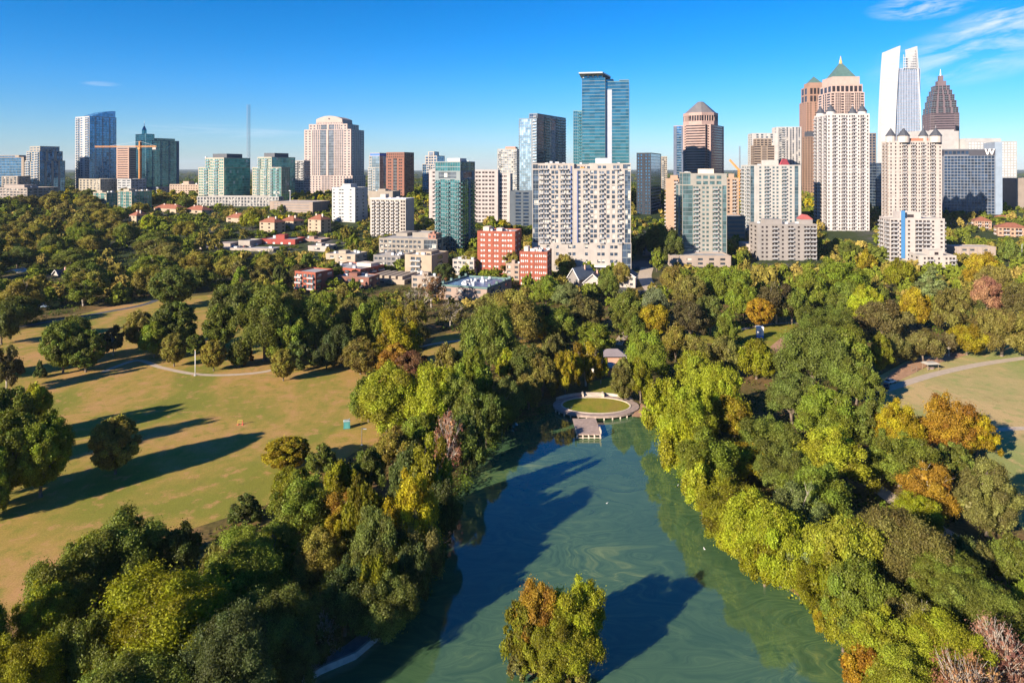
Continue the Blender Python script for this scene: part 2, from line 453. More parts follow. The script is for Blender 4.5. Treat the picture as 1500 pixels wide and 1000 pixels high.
strip('path', [(600, 512), (640, 503), (700, 497), (770, 496)], 2.4, 0.07, PATHMAT)
strip('street', [(905, 430), (925, 405), (945, 385), (952, 370), (950, 345)], 11.0, 0.10, ASPHALT)
strip('street', [(960, 432), (945, 408), (948, 392)], 9.0, 0.14, PATHMAT)
strip('street', [(600, 440), (700, 418), (760, 424), (900, 428), (1000, 425), (1200, 415)], 9.0, 0.12, ASPHALT)
strip('street', [(0, 455), (60, 446), (130, 430), (240, 415), (420, 405), (560, 402)], 7.0, 0.12, ASPHALT)
# promenade of dark paving with a stone edge, on the near left shore
pr = [at(x, y, -0.25) for x, y in [(395, 1030), (440, 985), (470, 930), (500, 910), (560, 915), (556, 926), (520, 956), (470, 977), (432, 1000), (405, 1030)]]
b = MB().prism([(v.x, v.y) for v in pr][::-1], -2.0, -0.25)
tag(b.build('promenade', paint((0.22, 0.20, 0.21), 0.8, 'promenade_paving', 0.3, 0.8)), kind='structure')
eb = MB()
edge = [at(x, y, -0.1) for x, y in [(400, 1030), (432, 1000), (470, 977), (520, 956), (556, 926)]]
for u, v in zip(edge, edge[1:]):
    d = (v - u).normalized(); s = Vector((-d.y, d.x, 0)) * 0.22
    eb.prism([tuple((u + s).xy), tuple((u - s).xy), tuple((v - s).xy), tuple((v + s).xy)], -1.6, 0.05)
tag(eb.build('promenade_kerb', paint((0.40, 0.36, 0.33), 0.85, 'kerb_stone', 0.2, 1.0)), kind='structure')
# islet under the island trees
isl = at(810, 962, WATER_Z)
b = MB()
ring = 22
for k, (rr, z) in enumerate(((6.4, -1.5), (5.2, -0.85), (3.0, -0.45), (0.0, -0.35))):
    for i in range(ring):
        w = 2 * math.pi * i / ring; j = rr * (1 + 0.13 * math.sin(3 * w + 1) + 0.07 * math.sin(7 * w))
        b.v.append((isl.x + j * math.cos(w), isl.y + 0.8 * j * math.sin(w), z))
for k in range(3):
    for i in range(ring):
        b.f.append((k*ring+i, k*ring+(i+1) % ring, (k+1)*ring+(i+1) % ring, (k+1)*ring+i))
tag(b.build('island_ground', paint((0.10, 0.075, 0.04), 0.95, 'island_soil', 0.35, 0.8), smooth=True), kind='structure')

# ------------------------------------------------------------------ oval lakeside terrace and pier
def ellipse(cx, cy, rx, ry, k=56): return [(cx + rx * math.cos(2*math.pi*i/k), cy + ry * math.sin(2*math.pi*i/k)) for i in range(k)]
ov = at(873, 594.5)
ox, oy = ov.x, ov.y
terr = tag(empty('lakeside_terrace', (ox, oy, 0)), 'oval paved boardwalk terrace around a grass oval at the head of the lake', 'terrace')
RX, RY = 10.6, 7.2
WOOD = paint((0.32, 0.24, 0.205), 0.85, 'weathered_boards', 0.25, 0.9)
STONE = paint((0.50, 0.42, 0.34), 0.85, 'pale_stone', 0.2, 0.8)
def ring_mesh(r0, r1, z0, z1, a0=0.0, a1=2*math.pi, k=64):
    b = MB(); closed = a1 - a0 > 6.28
    for i in range(k + (0 if closed else 1)):
        w = a0 + (a1 - a0) * i / k; c, s = math.cos(w), math.sin(w)
        b.v += [(r0[0]*c, r0[1]*s, z0), (r0[0]*c, r0[1]*s, z1), (r1[0]*c, r1[1]*s, z1), (r1[0]*c, r1[1]*s, z0)]
    m_ = len(b.v) // 4
    for i in range(k):
        j = (i + 1) % m_; 
        for q in range(4):
            b.f.append((4*i+q, 4*j+q, 4*j+(q+1) % 4, 4*i+(q+1) % 4))
    return b
ring_mesh((RX + 0.5, RY + 0.45), (RX + 3.0, RY + 2.5), -0.35, 0.30).build('boardwalk', WOOD, terr)
ring_mesh((RX, RY), (RX + 0.5, RY + 0.45), -0.3, 0.42).build('kerb', STONE, terr)
MB().prism(ellipse(0, 0, RX, RY), -0.2, 0.22).build('grass_oval', BRIGHT, terr)
for i in range(13):
    w = R(195 + 11.5 * i)
    c, s = (RX + 2.75) * math.cos(w), (RY + 2.3) * math.sin(w)
    MB().box(c-0.18, c+0.18, s-0.18, s+0.18, -2.2, -0.352).build('pile', STONE, terr)
ring_mesh((RX + 3.1, RY + 3.1), (RX + 3.7, RY + 3.7), 0.0, 0.85, R(28), R(150), 40).build('retaining_wall', STONE, terr)
st = MB()
for i in range(4): st.box(-3.1, 3.1, RY + 0.25 + i*0.6, RY + 0.85 + i*0.6, 0.303, 0.42 + 0.14*i)
st.build('steps', STONE, terr)
for sx in (-3.6, 3.1): MB().box(sx, sx + 0.5, RY + 0.2, RY + 2.8, 0.31, 1.35).build('pillar', STONE, terr)
pa, pb = at(838, 614), at(881, 637)
pier = tag(empty('fishing_pier', ((pa.x+pb.x)/2, (pa.y+pb.y)/2, 0)), 'square timber pier on posts reaching from the oval terrace into the lake', 'pier')
pw = (pb.x - pa.x) / 2 - 0.1; pl = (pa.y - pb.y) / 2
b = MB()
nb = 26
for i in range(nb):
    y0_ = -pl + 2*pl*i/nb; b.box(-pw, pw, y0_ + 0.02, y0_ + 2*pl/nb - 0.02, 0.16, 0.28)
b.box(-pw + 0.1, pw - 0.1, -pl + 0.1, pl - 0.1, -0.1, 0.15)
b.build('deck', WOOD, pier)
for i in range(5):
    x_ = -pw + 0.25 + (2*pw - 0.5) * i / 4
    MB().box(x_-0.17, x_+0.17, -pl-0.16, -pl+0.18, -2.2, 0.12).build('pile', STONE, pier)
MB().box(-pw - 0.05, pw + 0.05, -pl - 0.3, -pl - 0.18, -0.75, -0.55).build('waler', STONE, pier)
for sx in (-1, 1):
    for k in range(3):
        y_ = -pl + 0.35 + k * 1.3
        MB().box(sx*pw-0.14, sx*pw+0.14, y_-0.14, y_+0.14, 0.29, 1.25).build('railing_post', STONE, pier)
    MB().box(sx*pw-0.09, sx*pw+0.09, -pl+0.35, -pl+2.95, 1.255, 1.36).build('rail', STONE, pier)
# ------------------------------------------------------------------ buildings
FOOT = []
WALLK = 0.52
WINBOX = {}
def pane_mesh(w, h, mat):
    key = (round(w, 2), round(h, 2), mat.name)
    if key not in WINBOX: WINBOX[key] = MB().box(-w/2, w/2, -0.05, 0.0, -h/2, h/2).mesh('window', mat)
    return WINBOX[key]
BALC = {}
def balcony_mesh(w, mat, rail):
    key = (round(w, 1), mat.name, rail.name)
    if key not in BALC:
        b = MB().box(-w/2, w/2, -1.5, 0.0, -0.12, 0.14)
        slab = b.mesh('balcony', mat)
        r = MB().box(-w/2+0.03, w/2-0.03, -1.48, -1.42, 0.145, 1.15).box(-w/2+0.03, -w/2+0.08, -1.42, -0.01, 0.145, 1.15).box(w/2-0.08, w/2-0.03, -1.42, -0.01, 0.145, 1.15)
        BALC[key] = (slab, r.mesh('railing', rail))
    return BALC[key]
DARKGLASS = glass((0.055, 0.075, 0.10), 0.35, 0.1, 0.6, blinds=0.12)
RAILMAT = paint((0.30, 0.30, 0.31), 0.5, 'railing_metal')
class Bld:
    """a box building whose two visible faces (A = left-facing, B = right-facing) end at given photo pixels; C corner stands at depth Y"""
    def __init__(s, name, label, cat, xl, xc, xr, Y, top, t=0.0, a=None, b=None, wall=(0.6, 0.55, 0.5), glz=None, group=None, fh=3.4, base_off=0.0, foot=True, near=False, rail=None):
        s.Y = Y; s.t = R(t); s.near = near; s.fh = fh
        ct, st = math.cos(s.t), math.sin(s.t)
        u = lambda x: (x - 750.0) / FPX
        Cx = u(xc) * Y
        s.a = a or (Cx - u(xl) * Y) / (ct + u(xl) * st)
        s.b = b or (u(xr) * Y - Cx) / (st - u(xr) * ct)
        s.b = min(abs(s.b), 90.0); s.a = min(abs(s.a), 130.0)
        Lx, Ly = Cx - s.a * ct, Y + s.a * st
        s.ex, s.ey = Vector((ct, -st, 0)), Vector((st, ct, 0))
        cen = Vector((Lx, Ly, 0)) + s.ex * s.a / 2 + s.ey * s.b / 2
        s.g = ground_z(0, Y) + base_off
        s.root = tag(empty(name, (cen.x, cen.y, s.g), -s.t), label, cat, group)
        s.H = s.z(top)
        s.parts = {}
        s.wallmat = wall if isinstance(wall, bpy.types.Material) else paint(tuple(c * WALLK for c in wall))
        s.glz = glz or DARKGLASS
        s.rail = rail or RAILMAT
        s.wins = 0; s.balcs = 0
        if foot:
            L = Vector((Lx, Ly, 0))
            FOOT.append(np.array([[v.x, v.y] for v in (L, L + s.ex*s.a, L + s.ex*s.a + s.ey*s.b, L + s.ey*s.b)]))
    def z(s, py): return CAMZ - (py - HORIZON) / FPX * s.Y - s.g
    def part(s, key, mat=None):
        if key not in s.parts: s.parts[key] = (MB(), mat or s.wallmat)
        return s.parts[key][0]
    def bx(s, mb, x0, x1, y0, y1, z0, z1): mb.box(x0 - s.a/2, x1 - s.a/2, y0 - s.b/2, y1 - s.b/2, z0, z1)
    def one(s, name, mat, *box):
        b = MB(); s.bx(b, *box); return b.build(name, mat, s.root)
    def poly(s, pts): return [(x - s.a/2, y - s.b/2) for x, y in pts]
    def fb(s, mb, face, V, u0, u1, z0, z1, o0, o1):
        x0, x1, y0, y1 = V
        if face == 'A': s.bx(mb, x0+u0, x0+u1, y0-o1, y0-o0, z0, z1)
        elif face == 'B': s.bx(mb, x1+o0, x1+o1, y0+u0, y0+u1, z0, z1)
        elif face == 'C': s.bx(mb, x1-u1, x1-u0, y1+o0, y1+o1, z0, z1)
        else: s.bx(mb, x0-o1, x0-o0, y1-u1, y1-u0, z0, z1)
    def place(s, mesh, name, face, V, u, z, out, parent=None):
        x0, x1, y0, y1 = V
        loc, rz = {'A': ((x0+u, y0-out, z), 0), 'B': ((x1+out, y0+u, z), 90), 'C': ((x1-u, y1+out, z), 180), 'D': ((x0-out, y1-u, z), -90)}[face]
        o = link_mesh(name, mesh, s.root, (loc[0]-s.a/2, loc[1]-s.b/2, loc[2])); o.rotation_euler = (0, 0, R(rz))
        return o
    W = {'s': 0.6, 'w': 1.0, 'd': 1.6, 'b': 1.5, 'g': 1.5, 'f': 0.5, 'h': 3.0, 'n': 0.45, 'G': 1.0, 'P': 0.25, 'o': 1.3}
    def facade(s, face, V, pat, z0, z1, fh=None, wh=0.62, ww=0.72, wall='wall_cladding', out=0.32, glzmat=None):
        fh = fh or s.fh
        x0, x1, y0, y1 = V
        width = (x1 - x0) if face in 'AC' else (y1 - y0)
        nf = max(1, round((z1 - z0) / fh)); f = (z1 - z0) / nf
        tot = sum(s.W[c] for c in pat); u = 0.0
        wm = s.part(wall)
        for c in pat:
            cw = width * s.W[c] / tot
            e = u + cw
            if c in 's': s.fb(wm, face, V, u, e, z0, z1, 0.02, out + 0.06)
            elif c == 'P': s.fb(wm, face, V, u, e, z0, z1, 0.02, out + 0.35)
            elif c == 'n':
                s.fb(wm, face, V, u, e, z0, z1, 0.02, out - 0.02)
            elif c in 'wdo':
                pw = cw * (1 - ww) / 2 if c != 'd' else cw * 0.10
                s.fb(wm, face, V, u, u + pw, z0, z1, 0.02, out); s.fb(wm, face, V, e - pw, e, z0, z1, 0.02, out)
                if c == 'd': s.fb(wm, face, V, (u+e)/2 - cw*0.05, (u+e)/2 + cw*0.05, z0, z1, 0.02, out)
                sp = f * (1 - wh)
                for k in range(nf):
                    zb = z0 + k * f
                    s.fb(wm, face, V, u + pw, e - pw, zb, zb + sp * 0.55, 0.02, out - 0.04)
                    s.fb(wm, face, V, u + pw, e - pw, zb + f - sp * 0.45, zb + f, 0.02, out - 0.05)
                    segs = [(u + pw, e - pw)] if c != 'd' else [(u + pw, (u+e)/2 - cw*0.05), ((u+e)/2 + cw*0.05, e - pw)]
                    for p0, p1 in segs:
                        zc = zb + sp * 0.55 + f * wh / 2
                        if s.near and s.wins < 100:
                            s.place(pane_mesh(p1 - p0 - 0.02, f * wh - 0.02, glzmat or s.glz), 'window', face, V, (p0+p1)/2, zc, 0.06)
                            s.wins += 1
                        elif s.near:
                            s.fb(s.part('#windows', glzmat or s.glz), face, V, p0 + 0.01, p1 - 0.01, zc - f*wh/2 + 0.01, zc + f*wh/2 - 0.01, 0.01, 0.06)
            elif c == 'b':
                pw = cw * 0.07
                s.fb(wm, face, V, u, u + pw, z0, z1, 0.02, out); s.fb(wm, face, V, e - pw, e, z0, z1, 0.02, out)
                for k in range(nf):
                    zb = z0 + k * f
                    s.fb(wm, face, V, u + pw, e - pw, zb + f * 0.80, zb + f, 0.02, out - 0.06)
                    s.fb(wm, face, V, u + pw + cw*0.36, u + pw + cw*0.46, zb, zb + f*0.8, 0.02, out - 0.12)
                    if s.near and s.balcs < 100:
                        sl, rl = balcony_mesh(cw * 0.84, s.wallmat, s.rail)
                        o = s.place(sl, 'balcony', face, V, (u+e)/2, zb + 0.1, out + 0.01); link_mesh('railing', rl, o)
                        s.balcs += 1
                    else:
                        bm = s.part('#balconies', s.wallmat)
                        s.fb(bm, face, V, u + cw*0.08, e - cw*0.08, zb - 0.02, zb + 0.24, out + 0.01, out + 1.45)
                        s.fb(s.part('#railings', s.rail), face, V, u + cw*0.09, e - cw*0.09, zb + 0.245, zb + 1.2, out + 1.36, out + 1.42)
            elif c in 'gG':
                for k in range(nf):
                    zb = z0 + k * f
                    s.fb(s.part('floor_trim', BAND), face, V, u, e, zb, zb + f * 0.13, 0.02, 0.12)
                if c == 'g':
                    for q in (0.0, 0.5):
                        s.fb(s.part('mullions', BAND), face, V, u + cw*q, u + cw*q + 0.18, z0, z1, 0.13, 0.2)
            elif c == 'f':
                s.fb(wm, face, V, u, u + cw * 0.4, z0, z1, 0.02, out)
                for k in range(nf):
                    zb = z0 + k * f
                    s.fb(s.part('spandrel_cladding', SPANDREL), face, V, u + cw * 0.4, e, zb, zb + f * 0.3, 0.02, 0.1)
            elif c == 'h':
                for k in range(nf):
                    zb = z0 + k * f
                    s.fb(wm, face, V, u, e, zb, zb + f * (1 - wh), 0.02, out)
            u = e
    def vol(s, z0, z1, A='', B='', C='', D='', fx=(0, 1), fy=(0, 1), fh=None, wh=0.62, ww=0.72, wall='wall_cladding', wallmat=None, core='glazing', coremat=None, out=0.32, roof=True, para=0.9, corner=True):
        """a block of the building: glazed core, facades, parapet roof. Heights in metres"""
        V = (fx[0]*s.a, fx[1]*s.a, fy[0]*s.b, fy[1]*s.b)
        if wallmat is not None: s.part(wall, wallmat if isinstance(wallmat, bpy.types.Material) else paint(wallmat))
        s.bx(s.part(core, coremat or s.glz), *V, z0, z1)
        for face, pat in (('A', A), ('B', B), ('C', C or B or A), ('D', D or B or A)):
            if pat: s.facade(face, V, pat, z0, z1, fh, wh, ww, wall, out, coremat)
        if corner:
            w = s.part(wall); x0, x1, y0, y1 = V; e = out - 0.01
            for cx, cy in ((x0-e, y0-e), (x1, y0-e), (x1, y1), (x0-e, y1)): s.bx(w, cx, cx+e, cy, cy+e, z0, z1)
        if roof:
            x0, x1, y0, y1 = V; q = out + 0.05
            s.bx(s.part('roof', ROOFGREY), x0, x1, y0, y1, z1 + 0.01, z1 + 0.25)
            w = s.part('parapet', s.parts[wall][1] if wall in s.parts else s.wallmat)
            s.bx(w, x0-q, x1+q, y0-q, y0+0.3, z1+0.002, z1+para); s.bx(w, x0-q, x1+q, y1-0.3, y1+q, z1+0.002, z1+para)
            s.bx(w, x0-q, x0+0.3, y0+0.3, y1-0.3, z1+0.002, z1+para); s.bx(w, x1-0.3, x1+q, y0+0.3, y1-0.3, z1+0.002, z1+para)
        return V
    def penthouse(s, z, h, fx=(0.3, 0.6), fy=(0.3, 0.7), mat=None, units=6):
        s.bx(s.part('penthouse', mat or s.wallmat), fx[0]*s.a, fx[1]*s.a, fy[0]*s.b, fy[1]*s.b, z + 0.26, z + h)
        rg = random.Random(int(s.Y * 7 + s.a * 31))
        for k in range(units):
            x = rg.uniform(0.08, 0.88) * s.a; y = rg.uniform(0.08, 0.85) * s.b; w = rg.uniform(1.2, 3.0)
            if fx[0]*s.a - 3 < x < fx[1]*s.a + 1 and fy[0]*s.b - 3 < y < fy[1]*s.b + 1: continue
            s.one('roof_unit', STEEL, x, x + w, y, y + w * 0.8, z + 0.26, z + 0.26 + rg.uniform(1.0, 2.2))
    def done(s):
        names = {'#windows': ('window', True), '#balconies': ('balcony', True), '#railings': ('railing', True), '#columns': ('column', True)}
        for k, (mb, mat) in s.parts.items():
            if not mb.f: continue
            nm, st_ = names.get(k, (k, False))
            o = mb.build(nm, mat, s.root)
            if st_: o['kind'] = 'stuff'
        return s
def rep(p, n): return p * n
BAND = paint((0.17, 0.20, 0.22), 0.4, 'dark_metal_trim')
SPANDREL = paint((0.16, 0.14, 0.14), 0.5, 'spandrel_panel')
TEAL = glass((0.09, 0.27, 0.30), 0.75, 0.1, 0.35, name='teal_glass')
TEAL2 = glass((0.075, 0.24, 0.29), 0.8, 0.08, 0.28, (6.0, 6.0, 4.0), name='deep_teal_glass')
BLUE = glass((0.10, 0.24, 0.42), 0.8, 0.1, 0.4, name='blue_glass')
PALE = glass((0.34, 0.46, 0.56), 0.7, 0.15, 0.25, name='pale_glass')
NAVY = glass((0.045, 0.08, 0.15), 0.6, 0.1, 0.5, name='navy_glass')
GREEN = glass((0.12, 0.32, 0.31), 0.6, 0.12, 0.35, name='green_glass', blinds=0.05)
BROWNG = glass((0.07, 0.055, 0.06), 0.5, 0.12, 0.4, name='bronze_glass')
GREYG = glass((0.12, 0.14, 0.17), 0.45, 0.12, 0.5, blinds=0.15, name='grey_glass')
BRICK = paint((0.27, 0.070, 0.040), 0.85, 'red_brick', 0.2, 0.5)
TILE = paint((0.24, 0.085, 0.048), 0.85, 'red_roof_tile', 0.25, 0.5)
VERDIGRIS = paint((0.075, 0.14, 0.13), 0.6, 'verdigris_copper', 0.2, 0.3)
SLATE = paint((0.055, 0.06, 0.075), 0.6, 'dark_slate', 0.2, 0.4)
GOLD = paint((0.60, 0.34, 0.08), 0.4, 'gilded_metal')
ORANGE = paint((0.62, 0.27, 0.06), 0.55, 'orange_paint')
def pyramid(b, key, mat, fx, fy, z0, z1, frac=0.0):
    x0, x1, y0, y1 = fx[0]*b.a, fx[1]*b.a, fy[0]*b.b, fy[1]*b.b
    b.part(key, mat).prism(b.poly([(x0, y0), (x1, y0), (x1, y1), (x0, y1)]), z0, z1, frac)

# ---- far left cluster
k = Bld('office_block', 'blue glass office slab with a tan end pier at the far left of the skyline', 'building', -30, 35, 40, 1000, 228, 22, b=30, wall=(0.42, 0.33, 0.26), glz=BLUE)
k.vol(0, k.H - 3, A='sgggggggs', B='sggs', fh=4); k.vol(k.H - 3, k.H, A='sGGGGs', B='sGs', fx=(0.1, 0.8), fy=(0.2, 0.8)); k.done()
k = Bld('condo_tower', 'stepped condominium tower, beige balconies on one side and blue glass on the other', 'building', 37, 58, 95, 950, 222, 30, wall=(0.50, 0.45, 0.38), glz=BLUE, near=True)
k.vol(0, k.z(236), A='bwb', B='gsgsgsg'); k.vol(k.z(236), k.H, A='bwb', B='gsgsg', fx=(0.12, 1), fy=(0, 0.9)); k.vol(k.H, k.z(215), A='www', B='wwwww', fx=(0.25, 0.95), fy=(0.05, 0.8), wh=0.4); k.done()
k = Bld('civic_building', 'small pale classical building with columns in front of the glass office slab', 'building', 3, 26, 38, 930, 259, 15, b=18, wall=(0.55, 0.46, 0.38), near=True)
k.vol(0, k.H, A='PwPwPwPwP', B='PwPwP', wh=0.75); k.done()
k = Bld('low_building', 'long flat-roofed low building at the edge of the hillside trees, far left', 'building', -20, 40, 64, 860, 276, 20, b=40, wall=(0.46, 0.38, 0.33), near=True)
k.vol(0, k.H, A='wwwwwwwwwwww', B='wwwwww', wh=0.45); k.penthouse(k.H, 4, (0.2, 0.7), (0.3, 0.7)); k.done()
# tall blue tower with the curved glass crest
k = Bld('glass_tower', 'tall blue glass tower with a white balcony side and a curved glass crest', 'building', 111, 131, 170, 1000, 171, 32, wall=(0.68, 0.65, 0.64), glz=BLUE, fh=3.5)
k.vol(0, k.H, A='bwsb', B='gfgfgfg', wh=0.5); 
cr = k.part('crest', BLUE); n0 = 12
x0, x1 = 0.35*k.a, k.a
for i in range(n0):
    y0_, y1_ = k.b*(0.12 + 0.86*i/n0), k.b*(0.12 + 0.86*(i+1)/n0); zt = k.H + 1.5 + (k.z(162) - k.H) * math.sin(1.57 * (i + 0.7) / n0)
    k.bx(cr, x0, x1, y0_, y1_ - 0.15, k.H + 0.26, zt)
k.done()
k = Bld('podium_block', 'beige podium with square windows at the foot of the blue crested tower', 'building', 116, 147, 172, 960, 263, 24, wall=(0.52, 0.45, 0.35), glz=GREYG, near=True)
k.vol(0, k.H, A='wwwwww', B='wwwwwwww', wh=0.6, ww=0.5); k.done()
k = Bld('office_tower', 'distant salmon office tower with horizontal stripes beside the orange crane', 'building', 171, 189, 200, 1350, 217, 28, wall=(0.60, 0.37, 0.28), glz=BROWNG)
k.vol(0, k.H, A='shhs', B='shs', wh=0.4, fh=4.5); k.done()
k = Bld('glass_tower', 'teal glass slab with a turret and thin spire, behind the orange crane', 'building', 199, 214, 262, 1050, 206, 35, wall=(0.10, 0.20, 0.27), glz=TEAL2, fh=3.6)
k.vol(0, k.H, A='gsg', B='gfgfgfgs')
k.vol(k.H, k.z(197), A='gg', B='gg', fx=(0, 1), fy=(0, 0.24)); 
cx, cy = 0.5*k.a, 0.1*k.b
tp = k.poly(ellipse(cx, cy, 3.5, 3.5, 10)); k.part('turret', TEAL2).prism(tp, k.z(197) + 0.26, k.z(190)); k.part('turret', TEAL2).prism(tp, k.z(190), k.z(184), 0.25)
pp = k.poly([(cx, cy)])[0]; k.part('spire', STEEL).bar((*pp, k.z(190)), (*pp, k.z(176)), 0.6, 0.15)
k.vol(k.H, k.H + 3.5, A='g', B='ggg', fx=(0.2, 0.9), fy=(0.35, 0.9)); k.done()
for args in (('pale parking deck with blue-white screens beside the orange crane', 172, 192, 214, 960, 263, (0.55, 0.55, 0.56)),
             ('low grey shed behind the crane foot', 214, 232, 250, 980, 275, (0.35, 0.36, 0.40))):
    k = Bld('low_building', args[0], 'building', *args[1:6], 26, wall=args[6], near=True); k.vol(0, k.H, A='www', B='wwww', wh=0.4); k.done()
for args in (('half-built cream apartment block with green glass, before the beige podium', 137, 156, 172, 800, 283),
             ('half-built cream apartment block with blue glass side, at the foot of the orange crane', 173, 193, 222, 780, 281)):
    k = Bld('apartment_block', args[0], 'building', *args[1:6], 30, wall=(0.55, 0.46, 0.36), glz=GREEN, near=True); k.vol(0, k.H, A='wgwgw', B='gwgwg', wh=0.6); k.penthouse(k.H, 2.8, (0.1, 0.5), (0.2, 0.6), units=5); k.done()
k = Bld('office_block', 'peach mid-rise block with rows of square windows and a small roof house', 'building', 249, 290, 294, 960, 271, 12, b=20, wall=(0.66, 0.48, 0.36), glz=BROWNG, near=True)
k.vol(0, k.H, A='w'*11, B='wwww', wh=0.4, ww=0.55); k.penthouse(k.H, 5, (0.4, 0.6), (0.2, 0.8)); k.done()
# twin green condos on one podium
for (x0, xc, xr, xs, lab, tp) in ((291, 328, 366, 301, 'green glass condominium block nearer the orange crane, dark glass on its shaded side', 232), (370, 398, 432, 412, 'green glass condominium block beside the pink arched tower, with a stepped shoulder', 231)):
    k = Bld('condo_block', lab, 'building', x0, xc, xr, 850, tp, 24, wall=(0.62, 0.56, 0.44), glz=GREEN, group='twin green glass condominium blocks', near=True, rail=PALE)
    k.vol(0, k.z(246), A='dbdbd', B='GGGGGG', wh=0.55); k.vol(k.z(246), k.H, A='bdbd', B='GGGGG', fx=(0.28, 1), wh=0.55); k.penthouse(k.H, 6, (0.35, 0.9), (0.2, 0.8), SLATE); k.done()
k = Bld('condo_block', 'low green glass wing with stepped roof attached beside the pink arched tower', 'building', 396, 412, 424, 825, 246, 24, wall=(0.52, 0.46, 0.38), glz=GREEN, near=True, rail=PALE)
k.vol(0, k.H, A='bgbg', B='gg'); k.done()
k = Bld('podium_block', 'long pale podium of tall windows under the twin green condominium blocks', 'building', 289, 408, 424, 815, 289, 5, b=24, wall=(0.62, 0.58, 0.54), glz=GREYG, near=True)
k.vol(0, k.H, A='w'*26, B='wwww', wh=0.72, ww=0.6, fh=4); k.done()
k = Bld('apartment_block', 'narrow white apartment tower seen between the green blocks and the pink arched tower', 'building', 432, 445, 449, 950, 236, 10, b=18, wall=(0.6, 0.56, 0.53), near=True)
k.vol(0, k.H, A='bwb', B='www'); k.done()
# pink-white arched tower
k = Bld('office_tower', 'pinkish white office tower with stepped shoulders and an arched crown', 'building', 446, 514, 533, 1015, 182, 14, wall=(0.74, 0.57, 0.51), glz=glass((0.13, 0.14, 0.17), 0.4, 0.12, 0.3, name='dark_grey_glass'), fh=3.8)
z1, z2 = k.z(258), k.z(190)
k.vol(0, z1, A='wwwwwwffffffwwwwwww', B='wwwwww', wh=0.62, ww=0.5, fx=(-0.03, 1.03), fy=(0, 1))
k.vol(z1, z2, A='wwfffffgPPgfffffww', B='wfffw', wh=0.5, ww=0.5)
k.vol(z2, k.H, A='wwfffgPPgfffww', B='wffw', wh=0.5, ww=0.5, fx=(0.09, 0.91), fy=(0.04, 0.9))
k.vol(k.H, k.z(178), A='w'*16, B='www', wh=0.4, ww=0.5, fx=(0.24, 0.80), fy=(0.06, 0.8), roof=False)
arch = k.part('crown', k.wallmat); n0 = 14; pts = []
for i in range(n0 + 1):
    uu = i / n0; pts.append((k.a*(0.24 + 0.56*uu) - k.a/2, k.z(178) + (k.z(169) - k.z(178)) * math.sin(math.pi * (0.12 + 0.76*uu)) ** 0.8))
nn = len(arch.v); ya, yb = 0.05*k.b - k.b/2, 0.8*k.b - k.b/2
for (x, z) in pts: arch.v += [(x, ya, k.z(178) - 0.5), (x, ya, z), (x, yb, z), (x, yb, k.z(178) - 0.5)]
for i in range(n0):
    for q in range(4): arch.f.append((nn+4*i+q, nn+4*i+4+q, nn+4*i+4+(q+1) % 4, nn+4*i+(q+1) % 4))
arch.f += [(nn, nn+1, nn+2, nn+3), (nn+4*n0+3, nn+4*n0+2, nn+4*n0+1, nn+4*n0)]
px_, py_ = k.poly([(0.52*k.a, 0.04*k.b)])[0]
k.part('oculus', SLATE).bar((px_, py_ - 0.3, k.z(173.2)), (px_, py_ + 0.4, k.z(173.2)), 1.3, 1.3, 12)
k.done()
k = Bld('parking_garage', 'tan parking garage with open decks in front of the pink arched tower', 'garage', 396, 458, 487, 760, 297, 16, b=36, wall=(0.50, 0.37, 0.29), glz=SPANDREL)
k.vol(0, k.H, A='sdhhs', B='swwwwwws', wh=0.45, fh=3.2); k.done()
k = Bld('apartment_tower', 'white ribbed apartment tower in front of the brick tower', 'building', 487, 520, 538, 700, 276, 20, wall=(0.78, 0.76, 0.74), glz=GREYG, near=True)
k.vol(0, k.H, A='wsdssws', B='wsws', wh=0.4, ww=0.5); k.penthouse(k.H, 4.5, (0.4, 0.75), (0.1, 0.6)); k.done()
k = Bld('glass_tower', 'slim blue and silver glass tower with a bright blue crown beside the brick tower', 'building', 541, 556, 566, 900, 229, 30, wall=(0.55, 0.52, 0.48), glz=PALE)
k.vol(0, k.z(246), A='bwg', B='gg', fx=(-0.1, 1)); k.vol(k.z(246), k.H, A='wgg', B='gg'); k.vol(k.H, k.z(225), A='GGG', B='GG', core='crown', coremat=paint((0.03, 0.13, 0.55), 0.5, 'blue_wrap'), fx=(0.1, 1)); k.done()
k = Bld('office_tower', 'red brick office tower with a dark glass slot down its sunny face', 'building', 566, 592, 606, 880, 226, 22, wall=(0.36, 0.14, 0.09), glz=BROWNG, fh=3.8)
k.vol(0, k.z(232), A='sdsgsds', B='sddds', wh=0.5); k.vol(k.z(232), k.z(224), A='wwwwwwwww', B='wwwww', wh=0.6, ww=0.5, fx=(0.02, 1)); k.done()
k = Bld('low_building', 'long tan flat block between the white ribbed tower and the brick tower', 'building', 540, 575, 590, 800, 281, 12, b=24, wall=(0.50, 0.42, 0.34)); k.vol(0, k.H, A='sss', B='ss'); k.penthouse(k.H, 3); k.done()
k = Bld('condo_tower', 'pale condominium tower with a gabled crown standing behind the teal balcony tower', 'building', 619, 640, 651, 960, 229, 20, wall=(0.62, 0.55, 0.50), glz=BLUE, near=True)
k.vol(0, k.z(241), A='gbwb', B='gg'); k.vol(k.z(241), k.H, A='wdw', B='gg', fx=(0.2, 1)); k.vol(k.H, k.z(223), A='w', B='w', fx=(0.35, 0.75), fy=(0.1, 0.7)); k.done()
k = Bld('apartment_block', 'boxy white-gridded apartment block with a yellowish end wall', 'building', 543, 594, 606, 620, 293, 14, wall=(0.70, 0.62, 0.55), glz=BROWNG, near=True)
